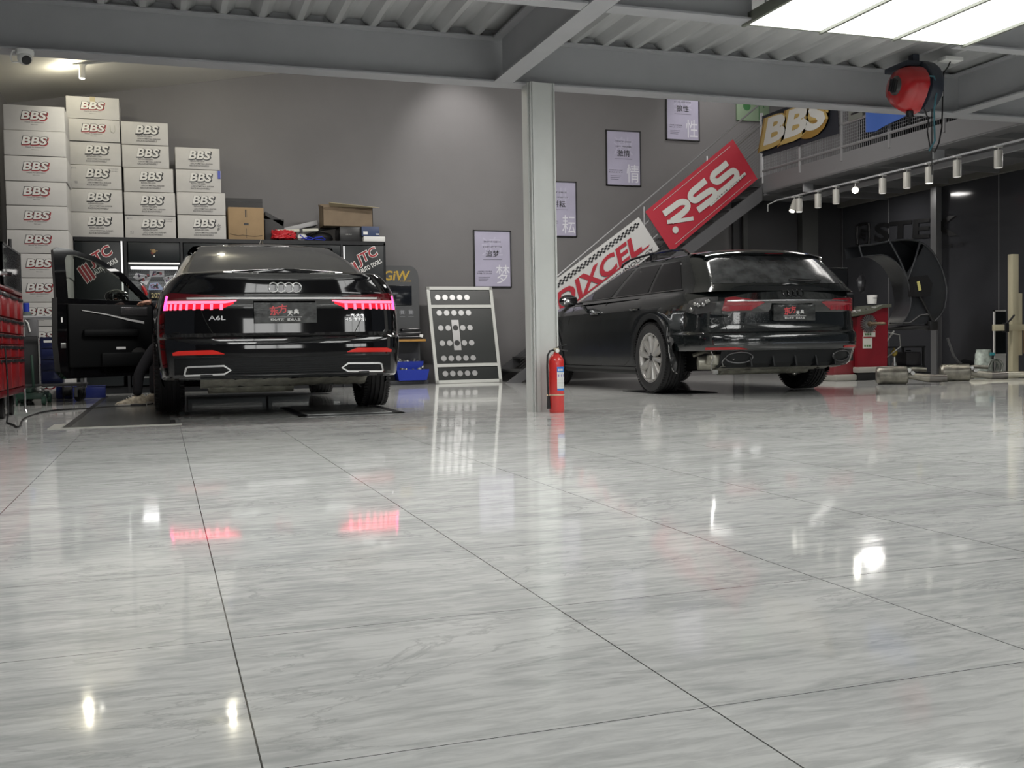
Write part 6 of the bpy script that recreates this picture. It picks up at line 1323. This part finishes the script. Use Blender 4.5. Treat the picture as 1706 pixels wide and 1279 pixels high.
for (x, y, rz) in ((-.64, -.15, 12), (-.50, .19, -8)):
    M = T(x, y, 0) @ RZ(rz)
    mb = MB(); rows = []
    for (xx, wd, h) in ((.10, .025, .07), (.085, .036, .105), (.04, .040, .115), (-.01, .042, .10), (-.06, .046, .075), (-.11, .048, .058), (-.15, .040, .045), (-.175, .022, .032)):
        rows.append([(xx, wd * math.cos(a), .022 + max(0, (h - .022)) * max(0, math.sin(a)) ** .8) for a in [PI * i / 10 for i in range(11)]])
    mb.grid([[tuple(M @ Vector(p)) for p in r] for r in rows]); sh = mb.build('sneaker', shoe_m, person, smooth=60)
    mb = MB(); pr_ = [(.105, .022), (.09, .036), (.03, .040), (-.06, .046), (-.12, .048), (-.16, .036), (-.182, .0)]; pr_ = pr_ + [(a, -b) for a, b in pr_[::-1][1:]]
    n = len(pr_); mb.add([(a, b, 0.001) for a, b in pr_] + [(a, b, .026) for a, b in pr_], [tuple(range(n)), tuple(range(n, 2 * n))] + [(i, (i + 1) % n, n + (i + 1) % n, n + i) for i in range(n)], M); mb.build('sole', mat('pale_sole', (.55, .53, .48), .6), sh, smooth=0)
    mb = MB()
    for k in range(4): xx = -.03 - k * .022; mb.tube([tuple(M @ Vector(p)) for p in ((xx, -.025, .083 - k * .008), (xx - .004, 0, .103 - k * .012), (xx, .025, .083 - k * .008))], .003, 5)
    mb.build('laces', mat('lace', (.6, .6, .57), .7), sh)

# ============================================================ RIGHT SIDE: wheel balancer
wb = thing('wheel_balancer', (8.62, 11.0, 0), 'dark red wheel balancing machine with black curved hood and monitor', 'machine')
rd = mat('wine_red_enamel', (.20, .010, .018), .35, coat=.3, noise=.1, nscale=4)
mb = MB(); mb.prism([(-.30, .17), (.15, .17), (.17, .93), (-.14, .86), (-.30, .80)], 0, .55); mb.box(-.62, -.28, .05, .5, .06, .70, bev=.04); mb.build('body', rd, wb, smooth=30)
mb = MB(); mb.box(-.33, .20, -.06, .6, .10, .17, bev=.01); mb.box(-.62, -.3, .0, .55, .0, .08, bev=.02); mb.build('base', mat('beige_base', (.32, .31, .28), .5), wb); mb = MB(); mb.box(-.3, .17, 0, .55, 0, .10); mb.build('foot', M_black, wb)
mb = MB(); pts = [(-.42, .845), (-.30, .86), (-.10, .89), (.05, .955), (.19, .965)]
mb.grid([[(x, -.04, z) for x, z in pts], [(x, .6, z) for x, z in pts]]); mb.grid([[(x, -.04, z - .04) for x, z in pts], [(x, .6, z - .04) for x, z in pts]]); mb.grid([[(x, -.04, z) for x, z in pts], [(x, -.04, z - .04) for x, z in pts]]); mb.build('weight_tray', mat('tray_olive', (.10, .105, .08), .3), wb, smooth=40)
random.seed(12)
for k in range(14):
    mb = MB(); x = random.uniform(-.38, .0); z = float(np.interp(x, [p[0] for p in pts], [p[1] for p in pts])); mb.box(-.03, .03, -.008, .008, 0, .015, T(x, random.uniform(0, .3), z) @ RZ(random.uniform(0, 180)), bev=.003); mb.build('balance_weight', M_zinc, wb)
mb = MB(); mb.box(-.59, -.07, .48, .54, 1.15, 1.46, bev=.012); mb.box(-.35, -.28, .48, .54, .85, 1.18); mon = mb.build('monitor', M_black, wb); mb = MB(); mb.box(-.57, -.09, .475, .481, 1.17, 1.44); mb.build('screen', mat('off_screen', (.015, .016, .018), .1), mon, smooth=0)
mb = MB(); mb.box(-.45, -.05, .40, .52, .87, 1.12, bev=.01); mb.build('control_box', M_blackmet, wb); mb = MB(); mb.box(-.14, -.08, .393, .40, .95, 1.06); mb.build('warning_label', mat('red_label', (.35, .08, .08), .5), wb, smooth=0)
Mx_ = T(-.14, .0, .715)
mb = MB()
for k in range(24): mb.box(-.006, .006, -.03, .0, .055, .115, Mx_ @ RY(k * 15))
mb.lathe([(.05, .02), (.06, .0), (.06, -.02), (.03, -.03)], 28, Mx_ @ RX(90)); mb.build('flange', M_zinc, wb)
mb = MB(); mb.lathe([(.03, 0), (.035, .04), (.022, .05), (.022, .20), (.012, .24)], 20, Mx_ @ RX(90) @ RY(25)); mb.build('shaft', mat('brassy_steel', (.16, .12, .08), .35, .8), wb)
for (x0, x1, z0, z1) in ((-.21, -.03, .55, .63), (-.22, -.08, .405, .555)):
    mb = MB(); mb.box(x0, x1, -.004, 0, z0, z1); lb_ = mb.build('sticker', mat('sticker_white', (.6, .6, .55), .5), wb, smooth=0)
    mb = MB(); mb.mat(1); mb.box(x0 + .005, x1 - .005, -.006, -.004, z1 - .02, z1 - .006); mb.mat(0)
    for q in range(3): mb.box(x0 + .02 + q * .035, x0 + .045 + q * .035, -.006, -.004, z0 + .02, z0 + .045)
    mb.build('sticker_print', [mat('green_print', (.1, .2, .08), .5), M_redink], lb_, smooth=0)
# hood: swept shell open towards lower left
hoodm = mat('hood_plastic', (.030, .032, .036), .33, bump=.15, bscale=30)
outer = [(-.25, 1.70), (-.02, 1.725), (.22, 1.765), (.45, 1.79), (.67, 1.765), (.85, 1.66), (.98, 1.50), (1.06, 1.32), (1.10, 1.15), (1.08, .98), (1.02, .84), (.87, .71)]
inner = [(-.22, 1.56), (.0, 1.585), (.14, 1.575), (.30, 1.49), (.40, 1.38), (.47, 1.26), (.50, 1.14), (.52, 1.02), (.50, .90), (.45, .80), (.40, .74), (.36, .70)]
oc_ = crom(outer, 5); ic_ = crom(inner, 5)
mb = MB(); fr = [[(a[0], .02, a[1]) for a in oc_], [(a[0] * .6 + b[0] * .4, -.02, a[1] * .6 + b[1] * .4) for a, b in zip(oc_, ic_)], [(b[0], .0, b[1]) for b in ic_]]
k1 = int(len(oc_) * .40)
mb.grid([[p for p in r[k1:]] for r in fr]); 
mb.grid([[(a[0], .02, a[1]) for a in oc_], [(a[0], .32, a[1]) for a in oc_]]); mb.grid([[(b[0], .0, b[1]) for b in ic_], [(b[0], .32, b[1]) for b in ic_]]); mb.grid([[(a[0], .32, a[1]) for a in oc_], [(b[0], .32, b[1]) for b in ic_]])
ho = mb.build('hood', hoodm, wb, smooth=50)
mb = MB(); mb.tube([(a[0], .015, a[1]) for a in oc_], .014, 6); mb.tube([(b[0], -.005, b[1]) for b in ic_], .010, 6); mb.tube([(.20, .0, 1.76), (.34, -.02, 1.52), (.47, -.01, 1.28)], .013, 6); mb.tube([(.67, .0, 1.765), (.58, -.02, 1.55), (.47, -.01, 1.28)], .013, 6); mb.tube([(-.25, .02, 1.70), (-.22, 0, 1.56)], .012, 6); mb.build('hood_rib', hoodm, ho)
mb = MB(); mb.prism([(.48, 1.31), (.70, 1.33), (.78, 1.22), (.74, 1.06), (.60, 1.05), (.50, 1.06)], -.10, .02); hb = mb.build('hood_box', M_black, ho, smooth=20); mb = MB(); mb.box(-.02, .02, -.106, -.10, -.06, .06, T(.565, 0, 1.19) @ RY(-14)); mb.build('yellow_label', mat('yellow_label', (.6, .55, .2), .5), hb, smooth=0)
mb = MB(); mb.tube([(.64, -.03, 1.06), (.80, -.03, .81), (.86, -.03, .70)], .018, 8); mb.tube([(.17, .1, .66), (.40, .05, .66), (.62, 0, .665), (.86, 0, .66)], .028, 8); mb.box(.78, .90, -.06, .06, .62, .74, bev=.01); mb.tube([(.20, 0, .72), (.50, 0, .72), (.66, -.01, .82), (.79, -.03, .83)], .014, 6); mb.build('hood_arm', M_black, wb)
mb = MB(); mb.cyl((.15, .02, .48), (.26, .0, .62), .012, 8); mb.tube([(.17, 0, .60), (.30, -.05, .57), (.36, 0, .42), (.17, .1, .25)], .008, 6); mb.build('hose', mat('grey_hose', (.2, .2, .19), .5), wb)
cup = thing('paper_tub', (8.66, 11.15, .975), 'white tub with grey lettering on the balancer tray', 'tub'); mb = MB(); mb.lathe([(.001, 0), (.055, 0), (.065, .11), (.06, .11), (.05, .02)], 24, cap=False); mb.build('tub', M_white, cup); mb = MB(); smallprint(mb, 0, .07, .07, .02, -.064); mb.build('print', M_ink, cup, smooth=0)
pk = thing('plastic_pouch', (8.66, 11.36, 1.13), 'shiny crumpled plastic pouch hanging beside the balancer monitor', 'pouch'); mb = MB(); mb.sphere((0, 0, .12), .08, 10, (.8, .3, 1.6)); random.seed(6); mb.v = [(x + random.uniform(-.012, .012), y + random.uniform(-.012, .012), z) for x, y, z in mb.v]; mb.build('pouch', mat('shiny_pouch', (.05, .05, .055), .1), pk, smooth=15)
# small table with pump
tb = thing('low_table', (9.35, 11.55, 0), 'low black metal table behind the balancer', 'table')
mb = MB(); mb.box(-.30, .32, -.2, .25, .40, .42); mb.box(-.30, .32, -.2, .25, .14, .16); mb.build('shelves', M_blackmet, tb)
for x in (-.28, .30):
    for y in (-.18, .23): mb = MB(); mb.box(x - .012, x + .012, y - .012, y + .012, 0, .42); mb.build('leg', M_blackmet, tb, smooth=0)
yb = thing('yellow_bottle', (9.22, 11.42, .165), 'small yellow bottle with black nozzle on the low table shelf', 'bottle'); mb = MB(); mb.lathe([(.001, 0), (.035, 0), (.035, .02), (.02, .05), (.018, .12)], 16); mb.build('stand', M_alu, yb); mb = MB(); mb.sphere((0, 0, .17), .042, 14, (1, 1, 1.1)); mb.lathe([(.012, .20), (.008, .24)], 10); mb.build('bottle', mat('mustard', (.45, .33, .05), .4), yb)
bx2 = thing('black_case', (9.50, 11.5, .162), 'black case on the lower shelf of the low table', 'case'); mb = MB(); mb.box(-.10, .14, -.1, .12, 0, .18, bev=.01); mb.build('case', mat('charcoal', (.03, .028, .032), .5), bx2); mb = MB(); mb.tube([(-.03, 0, .18), (-.03, 0, .20), (.05, 0, .20), (.05, 0, .18)], .006, 6); mb.build('handle', M_black, bx2)
# desk lamp like pedal
pd = thing('floor_stool_lamp', (10.2, 11.45, 0), 'grey bent arm with a round disc head lying by the glass partition', 'lamp')
mb = MB(); mb.tube([(-.08, 0, .52), (.02, 0, .28), (.10, 0, .19), (.20, 0, .15)], .016, 8); mb.build('arm', mat('arm_grey', (.16, .16, .165), .4), pd); mb = MB(); mb.lathe([(.001, 0), (.10, .0), (.11, .03), (.10, .05), (.03, .06)], 24, T(.25, 0, .13) @ RX(35)); mb.build('head', M_blackmet, pd); mb = MB(); mb.box(-.06, .30, -.1, .1, 0, .12, bev=.01); mb.build('foot', M_blackmet, pd)
# mufflers
def muffler(x, y, label, rz, s=1.0):
    t = thing('exhaust_muffler', (x, y, 0), label, 'exhaust part', None, rz)
    mm_ = mat('used_exhaust_metal', (.22, .21, .18), .38, .85, noise=.45, nscale=9)
    mb = MB(); M = T(0, 0, .105 * s) @ RY(90) @ Matrix.Diagonal((1, .8, 1, 1))
    mb.lathe([(.001, -.22 * s), (.085 * s, -.22 * s), (.10 * s, -.20 * s), (.103 * s, -.195 * s), (.103 * s, .10 * s), (.09 * s, .115 * s), (.05 * s, .125 * s)], 32, M); mb.build('silencer', mm_, t)
    mb = MB(); mb.tube([(.10 * s, -.03, .10 * s), (.22 * s, -.04, .08 * s), (.34 * s, -.05, .065 * s)], [.035 * s, .034 * s, .045 * s], 14); mb.tube([(.10 * s, .05, .10 * s), (.24 * s, .06, .09 * s), (.40 * s, .05, .07 * s)], [.03 * s, .032 * s, .042 * s], 14); mb.tube([(.05 * s, .08, .15 * s), (.20 * s, .12, .17 * s), (.34 * s, .12, .16 * s)], .024 * s, 10); mb.build('pipe', mm_, t)
    for (yy, x0, x1) in ((-.05, .32, .47), (.05, .40, .54)):
        mb = MB(); mb.lathe([(.034 * s, x0 * s), (.044 * s, (x0 + .02) * s), (.047 * s, x1 * s), (.043 * s, x1 * s), (.038 * s, (x0 + .04) * s)], 24, T(0, yy, .066 * s) @ RY(90), cap=False); mb.lathe([(.001, (x0 + .05) * s), (.040 * s, (x0 + .05) * s)], 20, T(0, yy, .066 * s) @ RY(90), cap=False); mb.build('tip', mat('dark_tip', (.16, .15, .14), .35, .9), t)
    mb = MB(); mb.cyl((.16 * s, -.09, .13 * s), (.16 * s, .09, .15 * s), .022, 10); mb.box(.10 * s, .15 * s, -.06, .06, .13 * s, .18 * s, bev=.01); mb.build('clamp', M_zinc, t)
muffler(7.88, 9.72, 'used exhaust muffler with twin tips, left one on the floor near the balancer', math.radians(-30))
muffler(8.97, 9.95, 'used exhaust muffler with twin tips, right one on the floor by the long pipe', math.radians(-30))
lp = thing('exhaust_pipe', (10.2, 10.3, 0), 'long pale metal pipe lying on the floor at the right edge', 'pipe'); mb = MB(); mb.cyl((-.70, .45, .045), (.55, -.35, .045), .042, 20); mb.build('tube', mat('pale_pipe', (.45, .43, .35), .35, .6, noise=.2), lp); mb = MB(); mb.cyl((-.55, .355, .045), (-.50, .32, .045), .047, 20); mb.build('band', M_zinc, lp)
# timber frame
wd = mat('pale_timber', (.50, .46, .32), .65, noise=.15, nscale=4, stretch=(1, 1, .2), bump=.1)
tf_ = thing('timber_frame', (10.44, 10.60, 0), 'pale timber packing frame standing at the right edge', 'timber')
mb = MB(); mb.box(-.08, .02, -.04, .04, 0, 1.58, bev=.003); mb.build('post', wd, tf_); mb = MB(); mb.box(.02, .10, -.02, .04, .28, 1.08, bev=.003); mb.build('board', wd, tf_); mb = MB(); mb.box(-.38, .12, -.05, -.01, .60, .68, bev=.003); mb.build('crossbar', wd, tf_)
mb = MB(); mb.tube([(-.20, -.06, .69), (-.14, -.07, .74), (-.08, -.07, .80)], .012, 6); mb.box(-.22, -.16, -.07, -.0, .58, .70, bev=.008); mb.build('clamp', M_blackmet, tf_)
wf = thing('leaning_window', (10.60, 11.0, 0), 'small white edged dark pane leaning behind the timber frame', 'pane'); mb = MB(); mb.box(-.10, .08, 0, .012, .30, .86); mb.build('pane', M_dark, wf, smooth=0); mb = MB()
for q in ((-.12, -.10, .28, .88), (-.12, .08, .86, .88), (-.12, .08, .28, .30)): mb.box(q[0], q[1], -.004, .016, q[2], q[3])
mb.box(-.1, .08, 0, .02, 0, .28); mb.build('frame', M_white, wf, smooth=0)
bg = thing('plastic_sack', (10.26, 10.95, 0), 'filled white and green plastic sack on the floor by the timber frame', 'sack')
mb = MB(); g = []; random.seed(14)
for j in range(12):
    z = .36 * j / 11; r_ = .13 * (1 - .25 * (j / 11) ** 3) * (1.0 if j else .9); g.append([(r_ * math.cos(2 * PI * i / 20) + random.uniform(-.008, .008), .7 * r_ * math.sin(2 * PI * i / 20) + random.uniform(-.008, .008), z) for i in range(20)])
mb.grid(g, closed=True); mb.add(g[-1], [tuple(range(20))]); mb.build('sack', mat('white_green_plastic', (.40, .45, .41), .35, noise=.5, nscale=14), bg, smooth=30)
mb = MB(); mb.box(.02, .09, -.100, -.088, .28, .32); mb.build('teal_mark', mat('teal_print', (.05, .3, .35), .5), bg, smooth=0)
cw2 = thing('wire_coil', (10.33, 10.85, 0), 'loose grey wire coil standing between the sack and the timber frame', 'coil')
mb = MB(); random.seed(19)
for k in range(9):
    rr_ = random.uniform(.08, .12); M = T(random.uniform(-.02, .03), 0, .125) @ Matrix.Rotation(random.uniform(-.6, .6), 4, 'Z') @ Matrix.Rotation(random.uniform(-.3, .3), 4, 'X'); mb.tube([tuple(M @ Vector((rr_ * math.cos(a), 0, rr_ * math.sin(a)))) for a in [2 * PI * i / 24 for i in range(24)]], .006, 5, closed=True)
mb.build('wire', mat('grey_wire2', (.30, .32, .30), .4, .4), cw2)
bxr = thing('brown_carton', (10.76, 10.34, 0), 'brown carton with black print on a low stand, cut by the right edge', 'box'); mb = MB(); mb.box(-.15, .25, -.1, .3, .30, .63, bev=.006); mb.build('carton', M_card, bxr); mb = MB(); mb.box(-.14, -.02, -.103, -.1, .50, .58); mb.build('print', M_ink, bxr, smooth=0); mb = MB(); mb.box(-.15, -.10, -.08, -.04, 0, .30); mb.box(.2, .24, -.08, -.04, 0, .3); mb.box(-.15, -.1, .2, .25, 0, .3); mb.box(.2, .24, .2, .25, 0, .3); mb.build('stand', wd, bxr, smooth=0)
